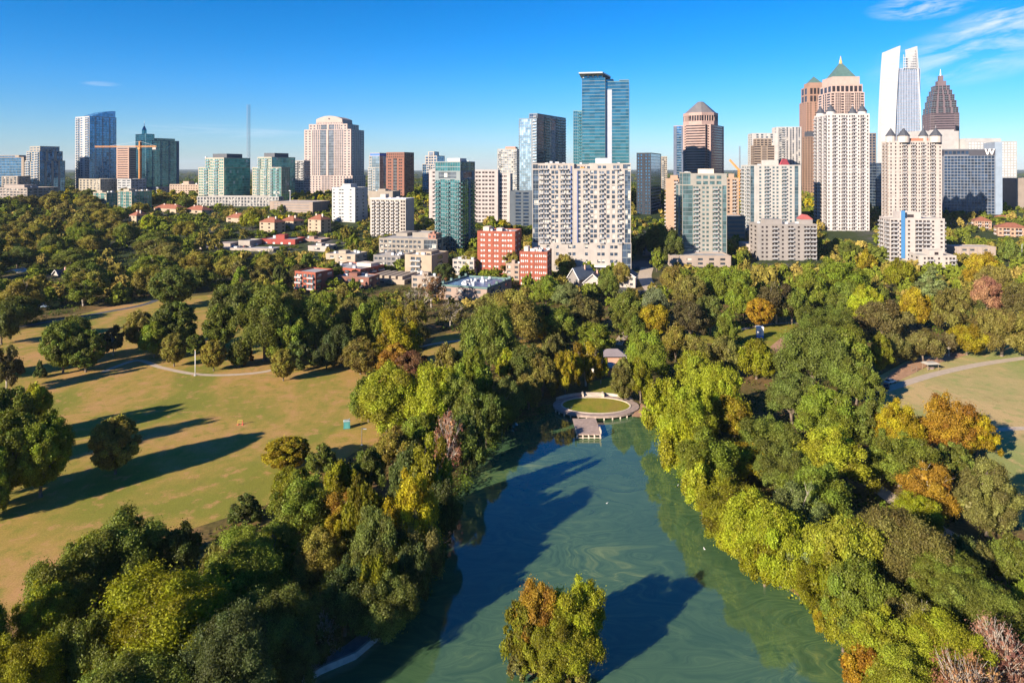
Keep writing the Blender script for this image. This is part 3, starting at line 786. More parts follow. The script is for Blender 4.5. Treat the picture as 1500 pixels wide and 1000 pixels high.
k.vol(0, k.H, A='nbnbnbnbnbnbsww', B='ssss', fh=3.2); k.penthouse(k.H, 5, (0.2, 0.35), (0.3, 0.7)); k.bx(k.part('cornice', WHITE), -0.6, k.a + 0.6, -0.7, k.b + 0.6, k.H + 0.91, k.H + 1.4); k.done()
# teal balcony tower
k = Bld('glass_tower', 'teal glass apartment tower ringed by balconies, in front of the white panel office', 'building', 638, 674, 695, 560, 238, 24, wall=(0.34, 0.40, 0.42), glz=TEAL, near=True, rail=TEAL)
k.vol(0, k.z(263), A='bgbgb', B='bgsb'); k.vol(k.z(263), k.z(252), A='sGGGs', B='sGGs', core='louvre_level', coremat=GREYG); k.vol(k.z(252), k.H, A='ggggg', B='ggg'); k.penthouse(k.H, 3.5, (0.4, 0.9), (0.15, 0.6), paint((0.55, 0.48, 0.45))); k.done()
k = Bld('office_block', 'white panel office block with paired square windows behind the teal balcony tower', 'building', 629, 729, 733, 700, 250, 4, b=26, wall=(0.78, 0.68, 0.65), glz=BROWNG, near=True, fh=4.2)
k.vol(0, k.H, A='sdd'+'s'+'ddddddds', B='www', wh=0.42); k.done()
k = Bld('office_block', 'lower white panel wing with paired windows stepping down beside the slate block', 'building', 729.5, 747, 751, 703, 255.5, 6, b=24, wall=(0.78, 0.68, 0.65), glz=BROWNG, near=True, fh=4.2)
k.vol(0, k.H, A='sddss', B='www', wh=0.42); k.done()
k = Bld('apartment_tower', 'pale tower with coloured window panels rising behind the white panel office', 'building', 729, 757, 763, 1000, 219, 12, b=24, wall=(0.66, 0.62, 0.58), glz=glass((0.30, 0.36, 0.42), 0.3, 0.2, 0.9, name='mixed_panels', blinds=0.3))
k.vol(0, k.H, A='bwdwdwb', B='wbw', wh=0.6); k.vol(k.H, k.z(215), A='sss', B='ss', wall='top_cladding', wallmat=(0.5, 0.22, 0.16), fx=(0.4, 0.9), fy=(0.1, 0.8), roof=False); k.done()
k = Bld('glass_tower', 'pair of glass condominium towers, one pale and one dark blue, beside the tallest teal tower', 'building', 761, 786, 832, 850, 174, 28, wall=(0.30, 0.36, 0.42), glz=PALE, fh=3.6)
k.vol(0, k.H, A='gggsb', B='', fy=(0, 0.5)); 
k.vol(0, k.z(167), A='gb', B='GGbGGbb', core='dark_glazing', coremat=NAVY, fx=(0.55, 1.0), fy=(0.02, 1.0)); k.done()
k = Bld('office_block', 'low slate-blue block in shade beside the white bay apartment block', 'building', 747, 783, 790, 680, 281, 10, b=20, wall=(0.13, 0.16, 0.20), glz=NAVY); k.vol(0, k.H, A='swws', B='s', wh=0.6); k.done()
# tallest teal tower
k = Bld('glass_tower', 'tallest teal glass tower with an overhanging roof and a pale vertical strip', 'building', 853, 921, 932, 800, 120, 10, wall=(0.20, 0.33, 0.38), glz=TEAL2, fh=4.0)
k.vol(0, k.H, A='GGGG', B='GGG', fx=(0.49, 1.0)); 
V = k.vol(0, k.z(113.5), A='GGGG', B='GG', fx=(0, 0.493), fy=(-0.04, 0.9), roof=False)
k.vol(k.z(113.5), k.z(108.5), A='wwww', B='www', wall='clerestory_cladding', wallmat=(0.62, 0.60, 0.60), fx=(0.02, 0.44), fy=(0.0, 0.8), roof=False, fh=4.5)
k.part('roof_canopy', paint((0.40, 0.42, 0.45), 0.5, 'canopy_metal')).prism(k.poly([(-0.06*k.a, -0.14*k.b), (0.45*k.a, -0.14*k.b), (0.60*k.a, 0.3*k.b), (0.52*k.a, 0.9*k.b), (-0.06*k.a, 0.9*k.b)]), k.z(108.5), k.z(106.6))
k.vol(k.H, k.z(117.8), A='GG', B='G', fx=(0.80, 1.0), fy=(0, 0.8)); k.vol(k.H, k.z(115), A='G', B='G', fx=(0.50, 0.66), fy=(0.1, 0.8))
k.bx(k.part('light_strip', paint((0.34, 0.37, 0.43), 0.35, 'pale_metal_strip')), 0.47*k.a, 0.625*k.a, -0.9, -0.05*k.b, 0, k.z(131)) if False else None
k.bx(k.part('light_strip', paint((0.34, 0.37, 0.43), 0.35, 'pale_metal_strip')), 0.494*k.a, 0.64*k.a, -0.55, -0.125, 0, k.z(131))
k.done()
k = Bld('glass_tower', 'narrow turquoise wing with balconies stepping down from the tallest teal tower', 'building', 840, 852.5, 858, 830, 163, 10, b=20, wall=(0.24, 0.42, 0.46), glz=TEAL2, fh=3.8, rail=TEAL)
k.vol(0, k.H, A='gb', B='g'); k.done()
# white bay apartment block in front
k = Bld('apartment_block', 'large cream apartment block with balcony bays and blue glass strips, over a plain podium', 'building', 780, 924, 930, 482, 241, 3, b=24, wall=(0.72, 0.64, 0.58), glz=glass((0.09, 0.13, 0.20), 0.4, 0.1, 0.6, name='apartment_glass', blinds=0.15), near=True, fh=3.4)
BLUEW = paint((0.10, 0.13, 0.27), 0.4, 'blue_panels')
zp = k.z(357)
k.vol(0, zp, A='swswswssdsswssdsdsg', B='gs', D='sss', wh=0.42, ww=0.5, fh=4.6, roof=True, para=0.6)
k.vol(zp, k.z(249), A='gbbnwwnbbsnswnbnwwnbnwnwnbsg', B='gsg', D='gsg', wh=0.68, ww=0.82, fx=(0.004, 0.996), fy=(0.01, 1))
k.vol(k.z(249), k.H, A='gbbnwwnbbsns', B='s', D='g', wh=0.68, fx=(0.004, 0.42), fy=(0.01, 1)); k.vol(k.z(249), k.H, A='sswwssbsg', B='gs', D='s', wh=0.5, fx=(0.60, 0.996), fy=(0.02, 1))
k.penthouse(k.H, 4.5, (0.66, 0.80), (0.2, 0.7), WHITE); k.bx(k.part('awning', ORANGE), 0.49*k.a, 0.53*k.a, 0.4, 2.0, k.z(249) + 1.2, k.z(249) + 2.0)
k.bx(k.part('entrance_canopy', WHITE), 0.50*k.a, 0.76*k.a, -3.5, -0.4, 4.0, 4.8)
k.bx(k.part('blue_strip', BLUEW), 0.388*k.a, 0.402*k.a, -0.50, -0.40, zp + 0.5, k.H - 1); k.vol(k.z(249), k.z(242.3), A='swbw', B='', C='s', D='', fx=(0.425, 0.595), fy=(0.10, 0.9), corner=False)
k.bx(k.part('blue_strip', BLUEW), 0.455*k.a, 0.466*k.a, -0.50, -0.40, zp + 0.5, k.z(249) - 1)
k.done()
k = Bld('glass_tower', 'dark tower with a blue glass corner beside the cream balcony-bay block', 'building', 933, 953, 968, 750, 225, 22, wall=(0.02, 0.028, 0.05), glz=BLUE, fh=3.6)
k.vol(0, k.H, A='wwsww', B='GGG', wh=0.5, ww=0.5); k.done()
k = Bld('apartment_tower', 'slim beige tower squeezed behind the dark blue tower and the pyramid-roofed one', 'building', 969, 977, 981, 1150, 230, 10, b=20, wall=(0.56, 0.46, 0.36), near=True); k.vol(0, k.H, A='bww', B='ww'); k.done()
# pyramid-roofed banded tower
k = Bld('office_tower', 'brown and pink banded office tower with an octagonal drum and grey pyramid roof', 'building', 1001, 1041, 1060, 1015, 183, 34, wall=(0.62, 0.42, 0.37), glz=BROWNG, fh=3.9)
k.vol(0, k.H, A='swhhhhws', B='shhs', wh=0.5)
k.vol(0, k.H, A='sGs', B='sGGs', D='GGGG', fx=(-0.42, -0.01), fy=(0.1, 0.9), wall='dark_cladding', wallmat=(0.07, 0.09, 0.14), coremat=BLUE, core='dark_glazing')
k.vol(0, k.z(183), A='hhh', B='hhh', fx=(0.15, 0.85), fy=(-0.10, -0.01), wh=0.5)
def octo(cx, cy, r): return [(cx + r*math.cos(R(22.5 + 45*i)), cy + r*math.sin(R(22.5 + 45*i))) for i in range(8)]
cx, cy, rr = 0.42*k.a, 0.42*k.b, 0.62*k.a
o8 = k.poly(octo(cx, cy, rr)); k.part('drum', k.wallmat).prism(o8, k.H + 0.9, k.z(176)); k.part('drum_glazing', BROWNG).prism(k.poly(octo(cx, cy, rr*0.93)), k.z(176), k.z(168))
for i in range(8):
    p0, p1 = octo(cx, cy, rr*0.975)[i], octo(cx, cy, rr*0.975)[(i+1) % 8]
    for q in range(6):
        f_ = q / 5.0; p = k.poly([(p0[0]+(p1[0]-p0[0])*f_, p0[1]+(p1[1]-p0[1])*f_)])[0]
        k.part('#columns', k.wallmat).box(p[0]-0.5, p[0]+0.5, p[1]-0.5, p[1]+0.5, k.z(176), k.z(168))
k.part('drum', k.wallmat).prism(o8, k.z(168), k.z(163.5)); k.part('pyramid_roof', paint((0.15, 0.14, 0.145), 0.45, 'grey_standing_seam')).prism(k.poly(octo(cx, cy, rr*0.92)), k.z(163.5), k.z(146), 0.18)
k.done()
k = Bld('apartment_block', 'peach block with a curved balcony edge beside the grey balcony tower', 'building', 976, 994, 1003, 640, 263, 18, b=22, wall=(0.62, 0.40, 0.27), glz=BROWNG, near=True); k.vol(0, k.H, A='ssssb', B='bb'); k.penthouse(k.H, 4, (0.3, 0.9), (0.2, 0.7)); k.done()
k = Bld('apartment_tower', 'grey stone apartment tower with a glazed corner and dark balcony bays', 'building', 1000, 1064, 1066, 525, 256, 2, b=24, wall=(0.55, 0.52, 0.46), glz=glass((0.13, 0.22, 0.24), 0.5, 0.1, 0.5, name='greenish_glass'), near=True)
k.vol(0, k.z(272), A='gGbswwsbwG', B='gsg', D='gsg', wh=0.5, ww=0.6); k.vol(k.z(272), k.H, A='swwwws', B='sg', D='g', fx=(0.2, 1), wh=0.6, wallmat=None); k.vol(k.z(272), k.H + 1, A='g', B='g', D='g', fx=(0, 0.18), fy=(0, 0.4)); k.penthouse(k.H, 4.5, (0.45, 0.75), (0.2, 0.6), paint((0.62, 0.52, 0.42))); k.done()
k = Bld('terrace_base', 'stepped pale stone garden terrace at the foot of the grey balcony tower', 'terrace', 982, 1070, 1078, 500, 377, 3, b=22, wall=(0.58, 0.46, 0.38)); k.vol(-2, k.H, A='swswswswsws', B='sws', wh=0.5, para=1.2); k.done()
k = Bld('apartment_block', 'peach apartment block with a round-cornered stair tower, behind the grey balcony tower', 'building', 1065, 1082, 1093, 690, 262, 14, b=24, wall=(0.62, 0.43, 0.31), glz=BROWNG, near=True); k.vol(0, k.H, A='wsbs', B='bb'); k.vol(k.H, k.z(256), A='ss', B='s', fx=(0.2, 0.6), fy=(0.1, 0.5)); k.done()
k = Bld('parking_garage', 'striped peach parking decks between the grey balcony tower and the white ones', 'garage', 1065, 1091, 1094, 600, 318, 4, b=24, wall=(0.62, 0.40, 0.27), glz=SPANDREL); k.vol(0, k.H, A='hhh', B='h', wh=0.5, fh=4.0); k.done()
k = Bld('white_block', 'blank white service block beside the shadowed alley at the grey tower', 'building', 1092, 1110, 1114, 545, 359, 5, b=20, wall=(0.70, 0.58, 0.50)); k.vol(-2, k.H, A='s', B='s'); k.done()
# white twin with brown tower in front
k = Bld('apartment_tower', 'tall white tower pair with vertical dark window strips, partly behind a brown tower', 'building', 1102, 1138, 1146, 1000, 196, 6, b=26, wall=(0.72, 0.68, 0.66), glz=GREYG)
k.vol(0, k.H, A='swwwws', B='ss', D='ww', wh=0.7, ww=0.5); k.vol(0, k.z(187), A='PbfPffPffP', B='PPfP', fx=(1.0, 1.97), fy=(-0.05, 0.95)); k.done()
k = Bld('office_tower', 'brown glass tower with a pale arched top in front of the white strip-windowed towers', 'building', 1105, 1134, 1138, 930, 209, 5, b=18, wall=(0.46, 0.35, 0.27), glz=BROWNG); k.vol(0, k.z(214), A='hsffffsh', B='ff', wh=0.5); k.vol(k.z(214), k.z(204), A='wwww', B='ww', fx=(0.12, 0.88), fy=(0.05, 0.9), wh=0.6); k.done()
k = Bld('condo_tower', 'white condominium tower with a teal glass stripe and a red sail on its roof', 'building', 1099, 1173, 1175, 640, 243, 1.5, b=26, wall=(0.76, 0.72, 0.67), glz=glass((0.10, 0.16, 0.20), 0.45, 0.1, 0.5, name='condo_glass'), near=True)
k.vol(0, k.H, A='GsnwnbnwwnbnwnGs', B='s', D='bwb', wh=0.5, ww=0.55); k.penthouse(k.H, 5.5, (0.35, 0.6), (0.2, 0.7))
k.part('roof_sail', paint((0.50, 0.08, 0.10), 0.5, 'red_paint')).prism(k.poly([(0.58*k.a, 2), (0.60*k.a, 2), (0.85*k.a, 8), (0.83*k.a, 8)]), k.H + 0.3, k.H + 6.5, 0.4)
k.done()
k = Bld('apartment_block', 'weathered grey stone apartment block with two balcony stacks above the woods', 'building', 1110, 1196, 1199, 525, 330, 2, b=20, wall=(0.50, 0.45, 0.42), glz=BROWNG, near=True, fh=3.2)
k.vol(-2, k.H, A='swwsbswsbswsbb', B='s', D='ww', wh=0.45, ww=0.5); k.penthouse(k.H, 4.2, (0.15, 0.45), (0.2, 0.7)); 
zr = k.H
gb = k.part('gable_roof', paint((0.36, 0.09, 0.08), 0.7, 'red_roof'))
x0, x1, y0, y1 = 0.80*k.a - k.a/2, 1.0*k.a - k.a/2, 0.3*k.b - k.b/2, 0.9*k.b - k.b/2; xm = (x0+x1)/2
k.bx(k.part('penthouse', k.wallmat), 0.81*k.a, 0.99*k.a, 0.31*k.b, 0.89*k.b, zr + 0.26, zr + 4)
nn = len(gb.v); gb.v += [(x0, y0, zr+4), (x1, y0, zr+4), (xm, y0, zr+7.5), (x0, y1, zr+4), (x1, y1, zr+4), (xm, y1, zr+7.5)]
gb.f += [(nn, nn+1, nn+2), (nn+3, nn+5, nn+4), (nn, nn+2, nn+5, nn+3), (nn+1, nn+4, nn+5, nn+2), (nn, nn+3, nn+4, nn+1)]
k.done()
# brown and pink towers with pyramid roofs
k = Bld('office_tower', 'slender brown tower with a small teal pyramid roof, stepping in at the top', 'building', 1181, 1213, 1219, 1150, 150, 4, b=32, wall=(0.56, 0.33, 0.24), glz=BROWNG, fh=3.9)
k.vol(0, k.H, A='wwswwwws', B='www', D='wwww', wh=0.5, ww=0.5); k.vol(k.H, k.z(128), A='swwwws', B='ww', D='ww', fx=(0.07, 0.93), fy=(0.05, 0.95), wh=0.8, fh=12); k.vol(k.z(128), k.z(121), A='sss', B='s', D='s', fx=(0.18, 0.82), fy=(0.12, 0.88), para=0.4)
pyramid(k, 'pyramid_roof', VERDIGRIS, (0.22, 0.78), (0.15, 0.85), k.z(121), k.z(110)); k.done()
k = Bld('office_block', 'lower brown block with dark roof house, in front of the slender brown tower', 'building', 1183, 1199, 1203, 930, 201, 4, b=20, wall=(0.42, 0.26, 0.18), glz=BROWNG); k.vol(0, k.H, A='wwww', B='ww', wh=0.55, ww=0.5); k.penthouse(k.H, 8, (0.1, 0.95), (0.1, 0.8), SLATE, 0); k.done()
k = Bld('office_tower', 'pink granite tower with a green pyramid roof tipped by a gilded spire', 'building', 1217, 1266, 1270, 1060, 136, 3, b=50, wall=(0.82, 0.60, 0.52), glz=BROWNG, fh=4.0)
k.vol(0, k.H, A='wfffwfffwfffw', B='wffw', D='wffw', wh=0.6); k.vol(k.H, k.z(124), A='wwwwwww', B='www', D='www', fx=(0.04, 0.96), fy=(0.04, 0.96), wh=0.7, fh=9); k.vol(k.z(124), k.z(112), A='sss', B='s', D='s', fx=(0.1, 0.9), fy=(0.1, 0.9), para=0.5)
pyramid(k, 'pyramid_roof', VERDIGRIS, (0.16, 0.84), (0.16, 0.84), k.z(112), k.z(88), 0.06)
c = k.poly([(0.5*k.a, 0.5*k.b)])[0]; k.part('gilded_spire', GOLD).bar((*c, k.z(90)), (*c, k.z(85)), 2.6, 1.8, 8); k.part('gilded_spire', GOLD).bar((*c, k.z(85)), (*c, k.z(78)), 1.5, 0.2, 8); k.done()
# white residential tower with turrets
def turret(k, fx, fy, r, z0, z1, z2, mat=SLATE):
    c = (fx*k.a, fy*k.b); MB().prism(k.poly(ellipse(*c, r, r, 14)), z0, z1).build('turret', k.wallmat, k.root)
    mb = MB().prism(k.poly(ellipse(*c, r*1.12, r*1.12, 14)), z1, z2, 0.0, k.poly([c])[0]); tr = mb.build('turret_roof', mat, k.root)
    p = k.poly([c])[0]; MB().bar((*p, z2 - 0.5), (*p, z2 + 2.2), 0.18, 0.08).build('finial', STEEL, tr)
k = Bld('apartment_tower', 'white residential tower with four dark pointed turret roofs and curved balconies', 'building', 1212, 1273, 1276, 655, 168, 2, b=30, wall=(0.95, 0.86, 0.83), glz=BROWNG, near=True, fh=3.5)
k.vol(0, k.H, A='wsbswbwwbswbsw', B='sbs', D='bwbwb', wh=0.5, ww=0.5)
for fx_, fy_ in ((0.12, 0.12), (0.88, 0.12), (0.10, 0.85), (0.90, 0.85)): turret(k, fx_, fy_, 4.0, k.H + 0.9, k.z(163), k.z(152))
for zz in (195, 217, 250, 300): k.one('belt_course', k.wallmat, -0.5, k.a + 0.5, -0.5, -0.34, k.z(zz), k.z(zz) + 0.5)
k.done()
k = Bld('apartment_tower', 'narrow brown-grey tower behind the white turreted residential tower', 'building', 1272, 1283, 1285, 850, 196, 2, b=20, wall=(0.34, 0.28, 0.25), glz=NAVY); k.vol(0, k.H, A='ww', B='w', D='ww'); k.done()
k = Bld('glass_block', 'small navy glass block between the turreted tower and the white curved one', 'building', 1284, 1292, 1294, 800, 240, 2, b=20, wall=(0.08, 0.11, 0.18), glz=NAVY); k.vol(0, k.H, A='gg', B='g', D='g'); k.done()
# white curved sail tower
k = Bld('office_tower', 'white curved tower like two sails around a blue-grey glass shaft', 'building', 1291, 1352, 1356, 950, 100, 2, b=32, wall=(0.85, 0.84, 0.84), glz=PALE, fh=4.0)
k.vol(0, k.z(101), A='fffffffffffffff', B='fff', D='fff', fx=(0.36, 0.94), fy=(0.04, 0.9), wallmat=(0.36, 0.38, 0.46), wall='fin_cladding')
def sail(key, x0, x1, y0, y1, tl, tr, bulge, lean, mat, nseg=22):
    mb = k.part(key, mat); nn = len(mb.v)
    for i in range(nseg + 1):
        u = i / nseg
        off = -bulge * math.sin(math.pi * min(1.0, u * 0.62 + 0.10))
        zl, zr_ = k.z(tl) * u, k.z(tr) * u
        xl_, xr_ = x0 + off + lean[0] * u * u, x1 + lean[1] * u * u
        for (x, z, y) in ((xl_, zl, y0), (xr_, zr_, y0), (xr_, zr_, y1), (xl_, zl, y1)): mb.v.append((x - k.a/2, y - k.b/2, z))
    for i in range(nseg):
        for q in range(4): mb.f.append((nn+4*i+q, nn+4*i+(q+1) % 4, nn+4*i+4+(q+1) % 4, nn+4*i+4+q))
    e = nn + 4*nseg; mb.f += [(nn+3, nn+2, nn+1, nn), (e, e+1, e+2, e+3)]
SAILW = paint((0.45, 0.445, 0.45), 0.5, 'white_panels', 0.05)
sail('sail_wall', 0.0, 0.30*k.a, -1.2, 0.25*k.b, 76, 67, 2.4, (0.12*k.a, 0.15*k.a), SAILW)
for i in range(40):
    zz = k.z(74) * (i + 1) / 41.5; s_ = zz / k.z(70); off = -2.4 * math.sin(math.pi * min(1, s_*0.62 + 0.10)) + 0.12*k.a*s_*s_
    k.bx(k.part('panel_joints', paint((0.62, 0.61, 0.61))), off + 0.15, 0.30*k.a + 0.15*k.a*s_*s_ - 0.15, -1.26, -1.21, zz, zz + 0.35)
# right sail: a slim edge fin and an open lattice screen above the shaft
sail('edge_fin', 0.94*k.a, 0.985*k.a, -0.8, 0.9*k.b, 68, 68, -2.2, (-0.13*k.a, -0.13*k.a), SAILW)
sc_ = MB()
for i in range(7):
    x = k.a*(0.53 + 0.05*i); zt = k.z(80 - 1.7*i)
    sc_.box(x - k.a/2, x + 0.55 - k.a/2, -0.6 - k.b/2, 0.0 - k.b/2, k.z(102), zt)
for j in range(8):
    zz = k.z(100 - 3.6*j); xs = 0.52 + max(0, (j - 4.6)) * 0.14
    sc_.box(k.a*xs - k.a/2, k.a*(0.84) - k.a/2, -0.75 - k.b/2, -0.61 - k.b/2, zz, zz + 1.0)
sc_.build('lattice_screen', SAILW, k.root)
k.done()
# turreted stone tower
k = Bld('apartment_tower', 'stone residential tower with dark pointed turret roofs beside the black-gridded hotel', 'building', 1303, 1379, 1382, 640, 208, 2, b=14, wall=(0.86, 0.74, 0.68), glz=BROWNG, near=True, fh=3.3)
k.vol(0, k.H, A='wswswbwsbwwbswbwsw', B='sbs', D='wbwbw', wh=0.5, ww=0.5)
for fx_, fy_, r_ in ((0.06, 0.25, 4.2), (0.28, 0.06, 5.0), (0.90, 0.06, 5.0), (0.70, 0.30, 4.0)): turret(k, fx_, fy_, r_, k.H - 0.5, k.z(199), k.z(187))
k.bx(k.part('roof_band', paint((0.40, 0.16, 0.10))), 0.42*k.a, 0.76*k.a, 0.05*k.b, 0.5*k.b, k.H + 0.9, k.H + 3.5)
for zz in (214, 231, 252, 289): k.one('belt_course', k.wallmat, -0.5, k.a + 0.5, -0.55, -0.34, k.z(zz), k.z(zz) + 0.6)
k.done()
# dark stepped pyramid tower
k = Bld('office_tower', 'dark purplish stepped tower narrowing to a spired pyramid top', 'building', 1363, 1405, 1419, 1150, 164, 16, b=46, wall=(0.24, 0.17, 0.20), glz=BROWNG, fh=4.0)
lv = [(300, 166, 0.0), (166, 157, 0.02), (157, 147, 0.06), (147, 138, 0.10), (138, 131, 0.15), (131, 124, 0.20)]
k.vol(0, k.z(166), A='ffffhhhffff', B='ffsffsff', wh=0.5)
for (p0, p1, ins) in lv[1:]: k.vol(k.z(p0), k.z(p1), A='gsgsgsg', B='gsgsg', fx=(ins*1.25, 1 - ins*1.25), fy=(ins*1.25, 1 - ins*1.25), para=0.6)
k.vol(k.z(124), k.z(117), A='ss', B='ss', fx=(0.38, 0.66), fy=(0.38, 0.66)); k.vol(k.z(117), k.z(108), A='s', B='s', fx=(0.44, 0.58), fy=(0.44, 0.58), roof=False)
c = k.poly([(0.51*k.a, 0.51*k.b)])[0]; k.part('spire', WHITE).bar((*c, k.z(108)), (*c, k.z(98)), 1.2, 0.25, 8); k.done()
k = Bld('white_block', 'plain white windowless block between the turreted stone tower and the dark stepped one', 'building', 1345, 1404, 1407, 900, 193, 2, b=26, wall=(0.72, 0.68, 0.66)); k.vol(0, k.H, A='ssss', B='s', D='s'); k.penthouse(k.H, 3, (0.5, 0.95), (0.2, 0.8)); k.done()
# hotel with the W
k = Bld('hotel', 'black-gridded hotel slab with a large white W at the top', 'hotel', 1383, 1457, 1476, 750, 219, 20, wall=(0.34, 0.36, 0.42), glz=NAVY, fh=3.3, near=True)
k.vol(k.z(318), k.z(228), A='w'*15, B='sss', D='s', wh=0.82, ww=0.88); k.vol(0, k.z(318), A='sss', B='ss', wall='base_cladding', wallmat=(0.12, 0.10, 0.13), fx=(-0.03, 1.02))
k.vol(k.z(228), k.H, A='wwwwwwssssssssss', B='sss', D='s', wh=0.5, wall='sign_cladding', wallmat=(0.045, 0.045, 0.06), fh=6)
k.bx(k.part('end_tower', paint((0.22, 0.27, 0.34), 0.4, 'blue_grey_metal')), k.a + 0.4, k.a + 7.5, 0.02*k.b, 1.0*k.b, 0, k.z(208))
wb = MB(); wx = 0.90*k.a - k.a/2; wz = k.z(226.5); wy = -k.b/2 - 0.6
hh, wd_ = (k.z(218) - k.z(226.5)), 8.2
strokes = [(0, 1, .25, 0), (.25, 0, .5, 1), (.5, 1, .75, 0), (.75, 0, 1, 1)]
for (ux, uz, vx, vz) in strokes:
    for (dx) in (0,):
        nn = len(wb.v); th = 1.15
        for y in (wy, wy + 0.12 - 0.01):
            wb.v += [(wx - wd_/2 + ux*wd_ - th/2, y, wz + uz*hh), (wx - wd_/2 + ux*wd_ + th/2, y, wz + uz*hh), (wx - wd_/2 + vx*wd_ + th/2, y, wz + vz*hh), (wx - wd_/2 + vx*wd_ - th/2, y, wz + vz*hh)]
        wb.f += [(nn, nn+1, nn+2, nn+3), (nn+7, nn+6, nn+5, nn+4), (nn, nn+3, nn+7, nn+4), (nn+1, nn+5, nn+6, nn+2), (nn, nn+4, nn+5, nn+1), (nn+3, nn+2, nn+6, nn+7)]
        wy -= 0.015
wb.build('letter_sign', paint((0.85, 0.82, 0.78), 0.4, 'sign_white', 0.03), k.root)
k.done()
k = Bld('office_block', 'big white gridded block rising behind the hotel with the W', 'building', 1418, 1489, 1492, 880, 208, 3, b=30, wall=(0.68, 0.67, 0.66), glz=paint((0.6, 0.6, 0.6))); k.vol(0, k.H, A='w'*16, B='s', D='ss', wh=0.5, ww=0.6); k.penthouse(k.H, 5, (0.0, 0.75), (0.2, 0.8)); k.done()
k = Bld('stone_block', 'plain tan block at the edge of the frame behind the peach low-rise', 'building', 1489, 1530, 1534, 800, 262, 2, b=25, wall=(0.52, 0.42, 0.35)); k.vol(0, k.H, A='ssssss', B='s', D='s'); k.done()
k = Bld('condo_block', 'white apartment block with stepped dark balcony edges below the turreted stone tower', 'building', 1304, 1383, 1392, 515, 322, 10, b=22, wall=(0.74, 0.66, 0.62), glz=BROWNG, near=True, fh=3.2)
k.vol(-2, k.H, A='bwswsbbwsw', B='bb', D='bwb', wh=0.42, ww=0.45); k.vol(k.H, k.z(313), A='sws', B='s', D='s', fx=(0.22, 0.60), fy=(0.15, 0.8), wh=0.5); k.bx(k.part('blue_fin', paint((0.05, 0.17, 0.36), 0.5, 'blue_panel')), 0.20*k.a, 0.27*k.a, -0.9, -0.42, 0.1*k.H, k.z(309)); k.done()
k = Bld('condo_block', 'low white stepped block with blue awnings in front of the dark-balconied white one', 'building', 1347, 1400, 1407, 485, 376, 8, b=16, wall=(0.74, 0.66, 0.60), glz=BROWNG, near=True); k.vol(-2, k.H, A='swbswswb', B='b', D='ww', wh=0.45, ww=0.45); k.vol(k.H, k.H + 3.2, A='sws', B='s', fx=(0.35, 0.7), fy=(0.2, 0.9)); k.done()
k = Bld('low_building', 'cream colonnaded low wall building between the white blocks and the peach low-rise', 'building', 1398, 1458, 1462, 530, 363, 5, b=14, wall=(0.62, 0.50, 0.42), glz=GREYG, near=True); k.vol(-2, k.H, A='PsPwPwPsPwPsP', B='s', wh=0.4); k.done()
k = Bld('low_building', 'white-roofed entrance wing at the foot of the black-gridded hotel', 'building', 1392, 1425, 1432, 690, 331, 8, b=20, wall=(0.60, 0.58, 0.58), glz=GREYG); k.vol(-2, k.H, A='gsgsg', B='s', wh=0.5); k.done()
def hip_roof(k, z, h, key='hip_roof', mat=TILE, ov=0.9, fx=(0, 1), fy=(0, 1)):
    mb = k.part(key, mat); x0, x1, y0, y1 = fx[0]*k.a - k.a/2 - ov, fx[1]*k.a - k.a/2 + ov, fy[0]*k.b - k.b/2 - ov, fy[1]*k.b - k.b/2 + ov
    n_ = len(mb.v); i = min(x1-x0, y1-y0)/2
    if x1 - x0 >= y1 - y0: r0, r1 = ((x0+i, (y0+y1)/2), (x1-i, (y0+y1)/2)); F = [(0, 1, 5, 4), (1, 2, 5), (2, 3, 4, 5), (3, 0, 4)]
    else: r0, r1 = (((x0+x1)/2, y0+i), ((x0+x1)/2, y1-i)); F = [(0, 1, 4), (1, 2, 5, 4), (2, 3, 5), (3, 0, 4, 5)]
    mb.v += [(x0, y0, z), (x1, y0, z), (x1, y1, z), (x0, y1, z), (*r0, z+h), (*r1, z+h)]
    mb.f += [tuple(n_+q for q in f_) for f_ in F] + [(n_+3, n_+2, n_+1, n_)]
for (lab, xl, xc, xr, Y, tp) in (('peach four-storey apartment block with red hipped roof beside the hotel entrance wing', 1428, 1452, 1470, 660, 324), ('peach apartment block with red hipped roof and gabled bays at the frame edge', 1462, 1505, 1525, 620, 334), ('peach apartment wing with a red roof set back behind the two others', 1452, 1500, 1512, 720, 322)):
    k = Bld('apartment_block', lab, 'building', xl, xc, xr, Y, tp, 25, wall=(0.64, 0.40, 0.27), glz=BROWNG, group='peach low-rise apartments with red roofs', near=True, b=16)
    k.vol(-2, k.H, A='wbwbw', B='wbw', wh=0.45, ww=0.5, roof=False); hip_roof(k, k.H, 4.0); k.done()
# ---- nearer low buildings among the trees
for (lab, xl, xc, xr, Y, tp, pat) in (('red brick five-storey apartment block with white paired windows, the farther of two', 700, 754, 764, 470, 341, 'sdswsdsdds'), ('red brick four-storey apartment block with white balconies, the nearer of two', 762, 801, 814, 430, 371, 'ddswsddd')):
    k = Bld('brick_block', lab, 'building', xl, xc, xr, Y, tp, 12, wall=BRICK, glz=glass((0.55, 0.52, 0.50), 0.1, 0.3, 0.4, name='white_blinds'), group='red brick apartment blocks', near=True, b=22 if xl == 700 else 18, fh=3.6)
    k.vol(-3, k.H, A=pat, B='wsws', wh=0.42); k.penthouse(k.H, 3.2, (0.08, 0.24), (0.3, 0.7), paint((0.55, 0.42, 0.36))); k.bx(k.part('stair_house', paint((0.55, 0.45, 0.40))), 0.45*k.a, 0.6*k.a, 0.3*k.b, 0.6*k.b, k.H + 0.26, k.H + 2.4); k.done()
